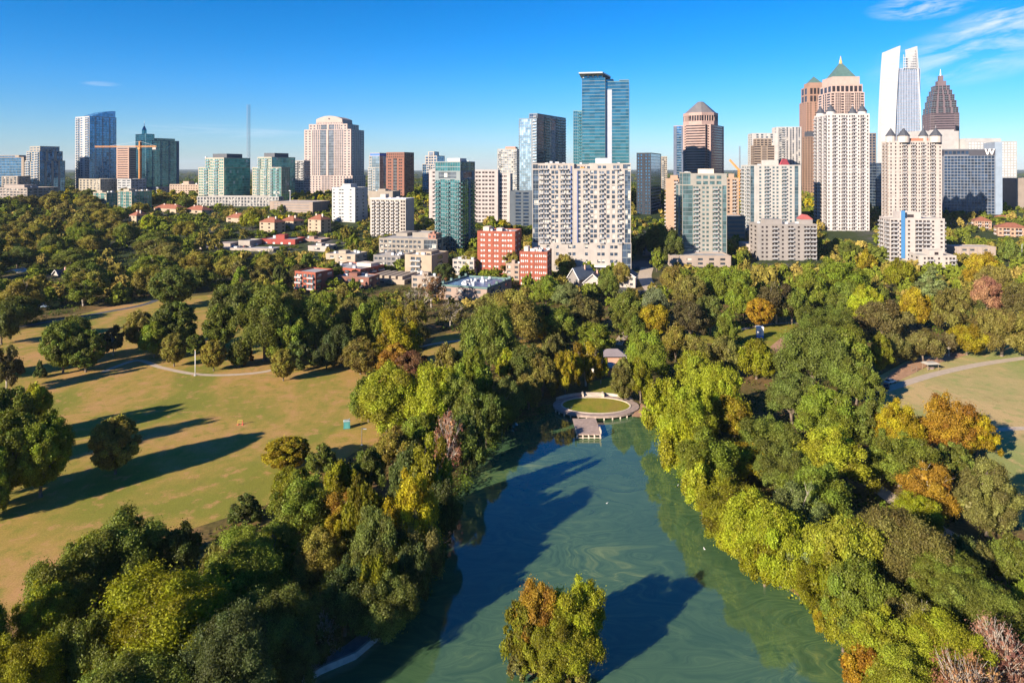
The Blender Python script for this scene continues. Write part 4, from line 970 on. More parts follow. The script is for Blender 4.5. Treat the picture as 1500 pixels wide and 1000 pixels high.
k = Bld('mall_building', 'long grey flat-roofed low-rise with a rounded corner, at the foot of the teal balcony tower', 'building', 556, 640, 676, 540, 352, 14, wall=(0.46, 0.40, 0.34), glz=GREYG, near=True, b=55)
k.vol(-2, k.H, A='wwwwwwwwwwsgg', B='gsgsgsgs', wh=0.55); k.vol(k.H, k.H + 3.5, A='sss', B='ss', fx=(0.45, 0.75), fy=(0.3, 0.6)); k.penthouse(k.H, 3, (0.1, 0.3), (0.4, 0.8), units=7); k.done()
k = Bld('office_block', 'tan blank-walled low office with a white roof edge below the grey low-rise', 'building', 594, 632, 664, 470, 376, 20, wall=(0.60, 0.47, 0.34), glz=GREYG, near=True, b=26); k.vol(-2, k.H, A='sbss', B='sws', para=1.0); k.penthouse(k.H, 2.5, (0.2, 0.8), (0.3, 0.8), units=7); k.done()
k = Bld('office_block', 'long low beige terrace with stepped roof dormers below the tan office', 'building', 534, 592, 625, 440, 412, 18, wall=(0.56, 0.45, 0.34), glz=BROWNG, near=True, b=30); k.vol(-3, k.H, A='ssdssss', B='sbsbs', wh=0.4)
for i in range(5): k.one('dormer', k.wallmat, (0.1 + 0.17*i)*k.a, (0.21 + 0.17*i)*k.a, 0.12*k.b, 0.85*k.b, k.H + 0.26, k.H + 2.4)
k.done()
k = Bld('row_house', 'row of red brick houses with pale flat roofs behind the beige terrace', 'building', 476, 528, 556, 455, 396, 28, wall=BRICK, glz=GREYG, near=True, b=24); k.vol(-2, k.H, A='wswswsw', B='bsbsb', wh=0.5); k.penthouse(k.H, 2.6, (0.5, 0.9), (0.6, 0.95), paint((0.55, 0.46, 0.36)), 6); k.done()
k = Bld('apartment_block', 'red brick apartment corner with cream balconies showing between trees', 'building', 433, 462, 492, 415, 401, 25, wall=BRICK, glz=GREYG, near=True, b=16); k.vol(-2, k.H, A='bwb', B='wsw'); k.done()
# more of the flat-roofed district between the park and the towers
for (lab, xl, xc, xr, Y, tp, b_, wall, pat) in (
    ('cream flat-topped row with stair houses, behind the red brick row houses', 478, 520, 545, 500, 374, 18, (0.62, 0.50, 0.38), 'swswsws'),
    ('dark red brick row with bay fronts, nearest the red brick corner block', 492, 540, 556, 425, 408, 14, (0.34, 0.13, 0.09), 'wswsws'),
    ('grey flat-roofed block between the beige terrace and the long grey low-rise', 548, 586, 598, 500, 376, 18, (0.34, 0.31, 0.30), 'wwwwww'),
    ('pale flat-roofed block directly below the tan office', 604, 640, 652, 425, 407, 12, (0.58, 0.47, 0.38), 'wswws'),
    ('white low block with a dark roof edge beside the farther brick block', 664, 694, 702, 470, 382, 14, (0.70, 0.62, 0.56), 'wwwsw'),
    ('tan low block squeezed between the two red brick apartment blocks', 742, 760, 768, 455, 388, 12, (0.56, 0.42, 0.33), 'wsw'),
    ('pinkish low block behind the wide white-roofed hall, toward the cream villa', 438, 470, 482, 600, 352, 16, (0.52, 0.32, 0.26), 'wwww'),
    ('low white store with a domed vent beside the red brick hall', 452, 478, 490, 560, 362, 16, (0.66, 0.56, 0.50), 'sws'),
    ('small salmon block in front of the boxy white-gridded block', 628, 638, 644, 545, 344, 12, (0.55, 0.26, 0.19), 'wsw')):
    k = Bld('low_building', lab, 'building', xl, xc, xr, Y, tp, 16, wall=wall, glz=GREYG, near=True, b=b_, group='flat-roofed blocks between park and towers')
    k.vol(-3, k.H, A=pat, B='wsw', wh=0.5, para=0.8); k.penthouse(k.H, 2.4, (0.3, 0.55), (0.3, 0.7), units=6); k.done()
# mall block with white roof and red brick hall
k = Bld('shopping_hall', 'wide low hall with a white flat roof carrying parked cars, among hillside trees', 'building', 292, 400, 470, 560, 366, 10, wall=(0.60, 0.50, 0.42), glz=GREYG, near=True, b=44); k.vol(-3, k.H, A='swswswsws', B='wsws', para=1.0); k.penthouse(k.H, 3, (0.1, 0.3), (0.3, 0.6), units=6); k.done()
k = Bld('brick_hall', 'red brick hall with arched windows behind the wide white-roofed hall', 'building', 382, 432, 449, 590, 352, 8, wall=paint((0.27, 0.045, 0.035), 0.85, 'crimson_brick'), glz=paint((0.6, 0.56, 0.52)), near=True, b=20); k.vol(-3, k.H, A='swswswsws', B='sws', wh=0.4, ww=0.5, fh=5); k.penthouse(k.H, 4, (0.35, 0.6), (0.3, 0.7), units=4); k.done()
k = Bld('low_building', 'pale grey stair block on the roofline beside the red brick hall', 'building', 350, 366, 384, 580, 354, 20, wall=(0.50, 0.44, 0.38), b=14); k.vol(-3, k.H, A='s', B='s'); k.done()
# red-roofed villas on the slope
for i, (lab, xl, xc, xr, Y, tp) in enumerate((('red-roofed cream villa with tall chimneys, directly below the tan garage', 381, 402, 414, 640, 326), ('long red-tiled apartment roof below the green condominium podium', 332, 362, 380, 690, 320), ('red-tiled house with dark gables between the garage and the cream villa', 412, 430, 442, 660, 324), ('low red-tiled roof beside the white ribbed tower', 452, 470, 482, 640, 322), ('red-tiled house below the peach mid-rise, nearer the crane', 226, 258, 272, 760, 306), ('red-tiled house below the peach mid-rise, nearer the green podium', 272, 296, 306, 750, 308), ('small red roof peeping out of the hillside trees under the crane', 190, 200, 206, 690, 316))):
    k = Bld('villa', lab, 'house', xl, xc, xr, Y, tp, 28, wall=(0.62, 0.48, 0.34), glz=BROWNG, group='red-tiled houses on the slope', near=True, b=13)
    k.vol(-3, k.H, A='wsws', B='wsw', wh=0.45, ww=0.45, roof=False); hip_roof(k, k.H, 4.5)
    for q in (0.25, 0.75): k.one('chimney', paint((0.6, 0.5, 0.42)), q*k.a, q*k.a + 1.2, 0.4*k.b, 0.4*k.b + 1.2, k.H + 1, k.H + 5.2)
    k.done()
# blue-roofed hall with green copper parapets
k = Bld('church_hall', 'pinkish stone hall with a flat blue-grey roof, plant machinery and green copper edges', 'building', 645, 713, 746, 385, 424, 22, wall=(0.52, 0.38, 0.31), glz=GREYG, b=36)
k.vol(-4, k.H, A='swsdsws', B='swswsws', wh=0.5, roof=False)
ROOFBLUE = paint((0.10, 0.17, 0.30), 0.35, 'blue_roof_membrane', 0.3, 0.15)
k.bx(k.part('roof', ROOFBLUE), 0, k.a, 0, k.b, k.H + 0.01, k.H + 0.3)
vc = k.part('copper_edge', VERDIGRIS)
for (x0, x1, y0, y1) in ((-0.6, k.a+0.6, -0.6, 0.5), (-0.6, k.a+0.6, k.b-0.5, k.b+0.6), (-0.6, 0.5, 0.51, k.b-0.51), (k.a-0.5, k.a+0.6, 0.51, k.b-0.51)): k.bx(vc, x0, x1, y0, y1, k.H + 0.31, k.H + 1.2)
for q in (0.1, 0.4, 0.7, 0.95): k.bx(vc, -0.75, 0.65, q*k.b - 0.6, q*k.b + 0.6, k.H + 0.3, k.H + 2.6); k.bx(vc, k.a - 0.65, k.a + 0.75, q*k.b - 0.6, q*k.b + 0.6, k.H + 0.3, k.H + 2.6)
rg = random.Random(4)
for i in range(26): 
    x, y = rg.uniform(0.3, 0.62)*k.a, rg.uniform(0.12, 0.85)*k.b; w = rg.uniform(0.7, 1.8); k.one('roof_unit', STEEL, x, x+w, y, y+w, k.H + 0.31, k.H + rg.uniform(0.9, 2.4))
k.done()
# white gabled houses in front of the cream block
def gable_house(lab, xl, xc, xr, Y, eave, ridge, t, b, wall, roofmat, group=None):
    k = Bld('gabled_house', lab, 'house', xl, xc, xr, Y, eave, t, wall=wall, glz=GREYG, b=b, group=group, near=True)
    k.vol(-3, k.H, A='wsw', B='wswsw', wh=0.45, ww=0.45, roof=False)
    mb = k.part('gable_wall', k.wallmat); x0, x1, y0, y1 = -k.a/2, k.a/2, -k.b/2, k.b/2; zr = k.z(ridge); z = k.H
    mb.prism([(x0, y0), (x1, y0), (x1, y1), (x0, y1)], z, z + 0.05)
    n_ = len(mb.v); mb.v += [(x0, y0, z+.05), (x1, y0, z+.05), (0, y0, zr), (x0, y1, z+.05), (x1, y1, z+.05), (0, y1, zr)]; mb.f += [(n_, n_+1, n_+2), (n_+3, n_+5, n_+4)]
    r = k.part('roof', roofmat); o = 0.8; th = 0.3
    for s_ in (-1, 1):
        xe = s_*(k.a/2 + o); ze = z - (zr - z) * o / (k.a/2); n_ = len(r.v)
        for y in (y0 - o, y1 + o): r.v += [(0, y, zr + 0.02), (xe, y, ze + 0.02), (xe, y, ze + th), (0, y, zr + th + 0.05)]
        r.f += [(n_, n_+1, n_+2, n_+3), (n_+7, n_+6, n_+5, n_+4)] + [(n_+q, n_+4+q, n_+4+(q+1) % 4, n_+(q+1) % 4) for q in range(4)]
    f_ = k.part('bargeboard', WHITE); n_ = len(f_.v)
    for s_ in (-1, 1):
        xe = s_*(k.a/2 + o); ze = z - (zr - z) * o / (k.a/2); f_.bar((0, y0 - o - 0.12, zr + 0.1), (xe, y0 - o - 0.12, ze + 0.1), 0.22, 0.22, 4)
    k.bx(k.part('chimney', paint((0.5, 0.3, 0.24))), 0.6*k.a, 0.6*k.a + 0.9, 0.6*k.b, 0.6*k.b + 0.9, k.H, zr + 1.3)
    return k.done()
gable_house('white gabled house with dark roof, front porch facing the park, nearest the cream block', 855, 882, 896, 420, 414, 402, 14, 14, (0.74, 0.64, 0.58), SLATE, 'white gabled houses below the cream block')
gable_house('white gabled house partly hidden by an olive tree, beside the street', 904, 930, 942, 430, 405, 397, 14, 14, (0.74, 0.64, 0.58), SLATE, 'white gabled houses below the cream block')
gable_house('grey-roofed house with a dark side roof, below the cream block podium', 832, 848, 868, 432, 408, 394, 40, 18, (0.36, 0.32, 0.30), paint((0.14, 0.17, 0.20)))
gable_house('pale grey-roofed house half buried in trees behind the oval terrace woods', 805, 822, 838, 390, 442, 434, 34, 12, (0.5, 0.45, 0.42), paint((0.36, 0.36, 0.40)))
gable_house('small pink-walled cottage with red roof among trees at the great lawn end', 175, 186, 194, 560, 388, 380, 20, 10, (0.62, 0.5, 0.45), TILE, 'cottages among the hillside trees')
gable_house('white cottage with dark roof among trees behind the tan bare trees', 76, 88, 94, 470, 404, 396, 20, 9, (0.7, 0.62, 0.55), SLATE, 'cottages among the hillside trees')
gable_house('long white cottage behind thin tan trees at the park edge', 4, 34, 40, 480, 402, 396, 12, 8, (0.72, 0.62, 0.52), paint((0.5, 0.45, 0.4)), 'cottages among the hillside trees')
gable_house('brick-red cottage with white trim between dark trees above the lawn', 272, 280, 286, 500, 398, 391, 20, 8, (0.5, 0.2, 0.16), SLATE, 'cottages among the hillside trees')
gable_house('low house with pale roof and red wall in woods below the stone terrace', 994, 1014, 1020, 430, 416, 411, 10, 8, (0.55, 0.30, 0.22), paint((0.55, 0.5, 0.48)))
# lakeside pavilions behind the oval terrace
def pavilion(lab, px, py, w, d, h, rh, roofmat):
    g = at(px, py); r = tag(empty('pavilion', (g.x, g.y, 0)), lab, 'pavilion')
    for sx in (-1, 1):
        for sy_ in (-1, 1): MB().box(sx*w*0.44-0.18, sx*w*0.44+0.18, sy_*d*0.42-0.18, sy_*d*0.42+0.18, 0, h).build('post', WHITE, r)
    mb = MB(); i = min(w, d)/2
    mb.v += [(-w/2, -d/2, h+.01), (w/2, -d/2, h+.01), (w/2, d/2, h+.01), (-w/2, d/2, h+.01), (-w/2+i, 0, h+rh), (w/2-i, 0, h+rh)]
    mb.f += [(0, 1, 5, 4), (1, 2, 5), (2, 3, 4, 5), (3, 0, 4), (3, 2, 1, 0)]; mb.build('hip_roof', roofmat, r)
    MB().box(-w*0.36, w*0.36, -d*0.30, d*0.35, 0.02, h*0.8).build('back_wall', paint((0.45, 0.25, 0.18)), r)
    FOOT.append(np.array([[g.x-w/2, g.y-d/2], [g.x+w/2, g.y-d/2], [g.x+w/2, g.y+d/2], [g.x-w/2, g.y+d/2]]))
pavilion('grey-brown roofed pavilion in the trees, the one farther from the oval terrace', 897, 531, 11, 7, 3.2, 2.2, paint((0.20, 0.17, 0.18)))
pavilion('small pavilion with a pale blue-green roof above the oval terrace lawn', 886, 547, 10, 5, 2.8, 1.4, paint((0.26, 0.36, 0.38)))
# ---- crane and mast
g = Vector(((205 - 750)/FPX*975, 975, ground_z(0, 975)))
crane = tag(empty('tower_crane', g), 'orange tower crane with its long jib across the blue crested tower', 'crane')
def lattice(mb, p, q, w, n_, r):
    p, q = Vector(p), Vector(q); d = (q - p).normalized(); a_ = d.orthogonal().normalized() if abs(d.z) > 0.5 else Vector((0, 0, 1)); b_ = d.cross(a_)
    cs = [(a_*sa + b_*sb) * w/2 for sa, sb in ((1, 1), (1, -1), (-1, -1), (-1, 1))]
    for c_ in cs: mb.bar(p + c_, q + c_, r, r, 4)
    for i in range(n_):
        u, v = p.lerp(q, i/n_), p.lerp(q, (i+1)/n_)
        for j in range(4):
            mb.bar(u + cs[j], v + cs[(j+1) % 4], r*0.7, r*0.7, 4); mb.bar(u + cs[j], u + cs[(j+1) % 4], r*0.7, r*0.7, 4)
zc = lambda py: CAMZ - (py - HORIZON)/FPX*975 - g.z
mb = MB(); lattice(mb, (0, 0, 0), (0, 0, zc(216)), 2.4, 24, 0.30); mb.build('mast', ORANGE, crane)
mb = MB(); lattice(mb, (-1.5, 0, zc(216)+1.3), (-69, 8, zc(216)+1.3), 1.7, 30, 0.2); mb.build('jib', ORANGE, crane)
mb = MB(); lattice(mb, (1.5, 0, zc(216)+1.3), (25, -3, zc(216)+1.3), 1.7, 9, 0.22); mb.build('counter_jib', ORANGE, crane)
mb = MB(); lattice(mb, (0, 0, zc(216)), (0, 0, zc(207)), 1.8, 4, 0.35); mb.build('tower_head', ORANGE, crane)
MB().box(20, 25, -4.5, -1.0, zc(216)-3.2, zc(216)-0.1).build('counterweight', paint((0.4, 0.36, 0.33)), crane)
MB().box(-1.6, 1.2, -3.2, -1.4, zc(216)-3, zc(216)-0.2).build('cab', ORANGE, crane)
mb = MB(); mb.bar((0, 0, zc(207)), (-46, 5.3, zc(216)+2.3), 0.12, 0.12, 4); mb.bar((0, 0, zc(207)), (23, -2.8, zc(216)+2.3), 0.12, 0.12, 4); mb.build('tie_rods', STEEL, crane)
def mast(lab, px, Y, top, w, name='radio_mast', mat=STEEL, r=0.5):
    g = Vector(((px - 750)/FPX*Y, Y, ground_z(0, Y))); o = tag(empty(name, g), lab, 'mast')
    mb = MB(); lattice(mb, (0, 0, 0), (0, 0, CAMZ - (top - HORIZON)/FPX*Y - g.z), w, 26, r); mb.build('lattice_mast', mat, o)
    MB().box(-w, w, -w, w, -1, 1.5).build('footing', paint((0.4, 0.38, 0.36)), o); return o
mast('tall thin grey lattice radio mast behind the twin green condominium blocks', 364, 1500, 153, 5.4, mat=paint((0.20, 0.22, 0.28)), r=0.2)
mast('faint thin radio mast on the horizon between the pyramid-roofed and white towers', 1083.5, 1900, 214, 2.4, mat=paint((0.25, 0.27, 0.32)), r=0.3)
g = Vector(((1083 - 750)/FPX*850, 850, ground_z(0, 850))); cr2 = tag(empty('luffing_crane', g), 'orange luffing crane with raised jib behind the peach apartment block', 'crane')
zc2 = lambda py: CAMZ - (py - HORIZON)/FPX*850 - g.z
mb = MB(); lattice(mb, (0, 0, 0), (0, 0, zc2(250)), 2.2, 16, 0.4); mb.build('mast', ORANGE, cr2)
mb = MB(); lattice(mb, (0, 0, zc2(250)), (-11.5, 2, zc2(234)), 1.6, 9, 0.3); mb.build('jib', ORANGE, cr2)
MB().box(0.5, 4.0, -1.3, 1.3, zc2(250)+0.3, zc2(250)+3).build('counterweight', paint((0.4, 0.3, 0.25)), cr2)
# ------------------------------------------------------------------ trees: crowns of many small leaf clumps on branched trunks
def crown_mesh(kind, n_cl, n_leaf, leaf, seed, name='crown'):
    """unit crown: about 1 wide, z from 0 to 1"""
    rng = np.random.default_rng(seed)
    C, Rr, OUT = [], [], []
    lob = rng.uniform(0, 6.28, 4)
    tries = 0
    while len(C) < n_cl and tries < 20000:
        tries += 1
        d = rng.normal(size=3); d /= np.linalg.norm(d)
        az = math.atan2(d[1], d[0])
        lump = 1 + 0.15 * math.sin(2*az + lob[0]) + 0.14 * math.sin(3*az + lob[1] + 2*d[2]) + 0.13 * math.sin(4*d[2] + lob[2])
        if kind in ('oak', 'open', 'bare'):
            if d[2] < -0.45: continue
            r = rng.uniform(0.07, 0.165); rad = (0.5 - r * 0.75) * lump * rng.uniform(0.82, 1.06)
            c = np.array([d[0]*rad, d[1]*rad, 0.42 + d[2] * rad * (0.98 if d[2] > 0 else 0.8)])
            if rng.random() < 0.18: c = np.array([d[0]*rad*0.6, d[1]*rad*0.6, 0.45 + d[2]*rad*0.7])
        elif kind == 'round':
            r = rng.uniform(0.075, 0.115); rad = (0.5 - r * 0.7) * (1 + 0.25*(lump-1))
            c = np.array([d[0]*rad, d[1]*rad, 0.5 + d[2]*rad])
        elif kind == 'tall':
            zz = rng.random()
            prof = 0.5 * math.sin(math.pi * min(1, (0.10 + zz*0.86)) ** 0.85) ** 0.75
            r = rng.uniform(0.085, 0.135)
            c = np.array([math.cos(az), math.sin(az), 0]) * max(0.02, prof * lump - r*0.6); c[2] = 0.06 + 0.88 * zz
        elif kind == 'conifer':
            zz = rng.random() ** 1.3
            prof = 0.46 * (1 - zz) + 0.03
            r = 0.05 + 0.06 * (1 - zz)
            c = np.array([math.cos(az), math.sin(az), 0]) * prof * rng.uniform(0.6, 1.0); c[2] = 0.03 + 0.93 * zz
        else:  # bush
            if d[2] < -0.1: continue
            r = rng.uniform(0.07, 0.11); rad = 0.5 - r * 0.6
            c = np.array([d[0]*rad, d[1]*rad, 0.12 + d[2]*rad*1.7])
        if C:
            q = np.linalg.norm(np.array(C) - c, axis=1)
            if q.min() < r * 0.55: continue
        C.append(c); Rr.append(r)
    C = np.array(C); Rr = np.array(Rr)
    cen = np.array([0, 0, 0.4 if kind not in ('tall', 'conifer') else 0.0])
    out = C - cen
    if kind in ('tall', 'conifer'): out[:, 2] = 0.25
    out /= np.linalg.norm(out, axis=1)[:, None] + 1e-9
    pr = Rr ** 2; pr /= pr.sum()
    ci = rng.choice(len(C), n_leaf, p=pr)
    v = rng.normal(size=(n_leaf, 3)); v += out[ci] * 0.75 + np.array([0, 0, 0.35]); v /= np.linalg.norm(v, axis=1)[:, None]
    rad = Rr[ci] * (0.72 + 0.36 * rng.random(n_leaf))
    stray = rng.random(n_leaf) < 0.17
    rad = np.where(stray, rad * rng.uniform(1.0, 1.6, n_leaf), rad)
    p = C[ci] + v * rad[:, None] * np.array([1, 1, 0.9])
    if kind in ('oak', 'open', 'bush', 'bare'):
        p[:, 2] = np.maximum(p[:, 2], 0.01 + 0.03 * rng.random(n_leaf))
    nrm = v + rng.normal(size=(n_leaf, 3)) * 0.7; nrm /= np.linalg.norm(nrm, axis=1)[:, None]
    t1 = np.cross(nrm, rng.normal(size=(n_leaf, 3))); t1 /= np.linalg.norm(t1, axis=1)[:, None]
    t2 = np.cross(nrm, t1)
    s = leaf * rng.uniform(0.55, 1.35, n_leaf)
    inner = rng.random(n_leaf) < 0.22
    s = np.where(inner, s * 2.4, s)
    core = rng.random(n_leaf) < 0.05
    s = np.where(core, 0.07, s)
    p = np.where(inner[:, None], C[ci] + v * (Rr[ci] * 0.55)[:, None], p)
    p = np.where(core[:, None], cen + (C[ci] - cen) * rng.uniform(0.25, 0.8, (n_leaf, 1)), p)
    a = (t1 * s[:, None]); b = (t2 * (s * rng.uniform(0.5, 0.85, n_leaf))[:, None])
    V = np.empty((n_leaf, 4, 3)); V[:, 0] = p - a; V[:, 1] = p + b * 0.9 + a * 0.1; V[:, 2] = p + a; V[:, 3] = p - b * 0.9 + a * 0.1
    # fit to the unit box
    lo, hi = V.reshape(-1, 3).min(0), V.reshape(-1, 3).max(0)
    sc = np.array([1/(hi[0]-lo[0]), 1/(hi[1]-lo[1]), 1/(hi[2]-lo[2])])
    V = (V - np.array([(lo[0]+hi[0])/2, (lo[1]+hi[1])/2, lo[2]])) * sc
    me = bpy.data.meshes.new(name)
    me.vertices.add(n_leaf*4); me.vertices.foreach_set('co', V.ravel())
    me.loops.add(n_leaf*4); me.loops.foreach_set('vertex_index', np.arange(n_leaf*4))
    me.polygons.add(n_leaf); me.polygons.foreach_set('loop_start', np.arange(0, n_leaf*4, 4))
    at_ = me.attributes.new('clump', 'FLOAT', 'POINT')
    cv = rng.random(len(C))
    at_.data.foreach_set('value', np.repeat(cv[ci], 4))
    me.materials.append(LEAF)
    me.update(calc_edges=True); me.validate()
    return me, (C - np.array([(lo[0]+hi[0])/2, (lo[1]+hi[1])/2, lo[2]])) * sc
def trunk_mesh(kind, tips, seed, cb, mat, n_limb=9, thick=0.030):
    """unit trunk of a tree of height 1 and width 1; tips are crown clump centres (crown spans z cb..1)"""
    rng = random.Random(seed); b = MB()
    tp = [Vector((t[0], t[1], cb + t[2] * (1 - cb))) for t in tips]
    top = Vector((0, 0, cb + (1 - cb) * (0.85 if kind in ('tall', 'conifer') else 0.5)))
    pts = [Vector((0, 0, -0.02)), Vector((rng.uniform(-.01, .01), rng.uniform(-.01, .01), cb * 0.6)), Vector((rng.uniform(-.02, .02), rng.uniform(-.02, .02), cb + 0.12)), top]
    rr = [thick * 1.35, thick, thick * 0.8, thick * 0.25]
    for i in range(3): b.bar(pts[i], pts[i+1], rr[i], rr[i+1], 7)
    rng.shuffle(tp)
    for tpt in tp[:n_limb]:
        f = rng.uniform(0.0, 0.6)
        s = pts[2].lerp(top, f) if kind in ('tall', 'conifer') else pts[1].lerp(pts[2], rng.uniform(0.3, 1)).lerp(top, f * 0.5)
        m_ = s.lerp(tpt, 0.5) + Vector((rng.uniform(-.03, .03), rng.uniform(-.03, .03), 0.04))
        b.bar(s, m_, thick * 0.5, thick * 0.32, 5); b.bar(m_, tpt, thick * 0.32, thick * 0.1, 5)
        if kind in ('bare', 'open'):
            for q in range(7 if kind == 'bare' else 3):
                e = tpt + Vector((rng.uniform(-.13, .13), rng.uniform(-.13, .13), rng.uniform(-.02, .13)))
                b.bar(m_.lerp(tpt, rng.uniform(.2, .9)), e, thick * 0.16, thick * 0.05, 4)
    return b.mesh('trunk', mat, True)
PROTO = {}
def make_protos():
    spec = {'oak': (3, 64, 0.07), 'round': (2, 90, 0.10), 'tall': (2, 66, 0.05), 'open': (2, 30, 0.16), 'conifer': (2, 70, 0.05), 'bush': (2, 50, 0.0), 'bare': (2, 42, 0.2)}
    for kind, (nv, ncl, cb) in spec.items():
        for v in range(nv):
            for lod, nleaf, leaf in (('huge', 90000, 0.0080), ('near', 36000, 0.0122), ('mid', 16000, 0.0200), ('far', 5500, 0.036)):
                if lod == 'huge' and kind not in ('oak', 'round', 'bare'): continue
                k_ = {'oak': 1, 'round': 1.0, 'tall': 0.9, 'open': 0.7, 'conifer': 0.5, 'bush': 0.45, 'bare': 0.13}[kind]
                kc = {'huge': 1.9, 'near': 1.25, 'mid': 1.0, 'far': 0.8}[lod]
                if kind == 'bare': lf = leaf * 0.8
                elif kind == 'bush': lf = leaf * 1.3
                else: lf = leaf * (1.0 if kind in ('oak', 'open') else 1.1)
                me, tips = crown_mesh(kind, int(ncl * kc), int(nleaf * k_), lf, hash((len(kind) * 7 + ncl, v, nleaf)) % 99991)
                tm = trunk_mesh(kind, tips, v * 13 + ncl, cb, PALE_BARK if kind in ('bare', 'open') else BARK,
                                {'bare': 40, 'open': 22}.get(kind, 20 if lod in ('near', 'huge') else 9), 0.022 if kind in ('conifer',) else 0.028)
                PROTO[(kind, v, lod)] = (me, tm, cb)
make_protos()
LEAFK = 2.2
PAL = {  # leaf colours (albedo) and their words
    'g': ((0.062, 0.088, 0.012), 'green'), 'd': ((0.050, 0.070, 0.014), 'dark green'), 'o': ((0.085, 0.086, 0.020), 'olive green'),
    'l': ((0.105, 0.130, 0.010), 'bright green'), 'y': ((0.150, 0.150, 0.010), 'yellow-green'), 'Y': ((0.225, 0.180, 0.012), 'golden yellow'),
    'a': ((0.225, 0.135, 0.016), 'amber'), 't': ((0.130, 0.120, 0.034), 'tan-olive'), 'b': ((0.092, 0.078, 0.028), 'brownish'),
    'r': ((0.155, 0.080, 0.036), 'reddish'), 'p': ((0.210, 0.105, 0.070), 'pinkish'), 'k': ((0.032, 0.048, 0.013), 'blackish green'),
    'c': ((0.065, 0.090, 0.035), 'grey-green')}
FORM = {'oak': 'broad spreading', 'round': 'rounded', 'tall': 'tall oval', 'open': 'loose open', 'conifer': 'pointed', 'bush': 'low dome-shaped', 'bare': 'half-bare twiggy'}
TREES = []          # dicts, labelled at the end against landmarks
tree_rng = random.Random(11)
KNAME = {'oak': 'broad_tree', 'round': 'round_tree', 'tall': 'tall_tree', 'open': 'open_tree', 'conifer': 'conifer_tree', 'bush': 'shrub', 'bare': 'bare_tree'}
def tree(cx, top, base, w, c, kind='oak', label=None, group=None, pos=None, hgt=None, wid=None):
    """a tree by where its foot stands in the photo, its crown's width and its top"""
    g = pos or at(cx, base)
    h = hgt or max(2.0, (base - top) / FPX * g.y)
    wd = wid or w / FPX * g.y * (1.28 if cx > 960 and base > 600 and label is None else 1.08 if label is None else 1.0)
    gz_ = g.z
    sdl = lake_sd(g.x, g.y) if g.y < 260 else 99
    if sdl < 1.5: gz_ = -0.7
    px_w = wd / g.y * FPX
    lod = 'huge' if px_w > 135 and kind in ('oak', 'round', 'bare') else 'near' if px_w > 78 else 'mid' if px_w > 36 else 'far'
    nv = max(v for (k, v, l_) in PROTO if k == kind) + 1
    v = tree_rng.randrange(nv)
    cm, tm, cb = PROTO[(kind, v, lod)]
    o = empty(KNAME[kind], (g.x, g.y, gz_ - 0.1), tree_rng.uniform(0, 6.28))
    cr = link_mesh('crown', cm, o, (0, 0, h * cb)); cr.scale = (wd, wd, h * (1 - cb))
    base_c, word = PAL[c]
    kf = LEAFK if c in 'gdolkc' else 1.25
    base_c = (base_c[0] * kf * (1.16 if c in 'gdolkc' else 1.0), base_c[1] * kf, base_c[2] * kf * 0.9)
    j = [tree_rng.uniform(0.84, 1.18) for _ in range(2)]
    cr.color = (base_c[0] * j[0], base_c[1] * j[0] * tree_rng.uniform(0.95, 1.05), base_c[2] * j[1], 1)
    if kind != 'bush':
        tk = link_mesh('trunk', tm, o); tk.scale = (wd * 0.9, wd * 0.9, h)
    o['category'] = 'shrub' if kind == 'bush' else 'tree'
    TREES.append(dict(o=o, x=g.x, y=g.y, w=wd, h=h, c=word, kind=kind, label=label, group=group, px=to_px((g.x, g.y, gz_ + h * 0.6))))
    return o
def trees(rows):
    for r in rows: tree(*r)
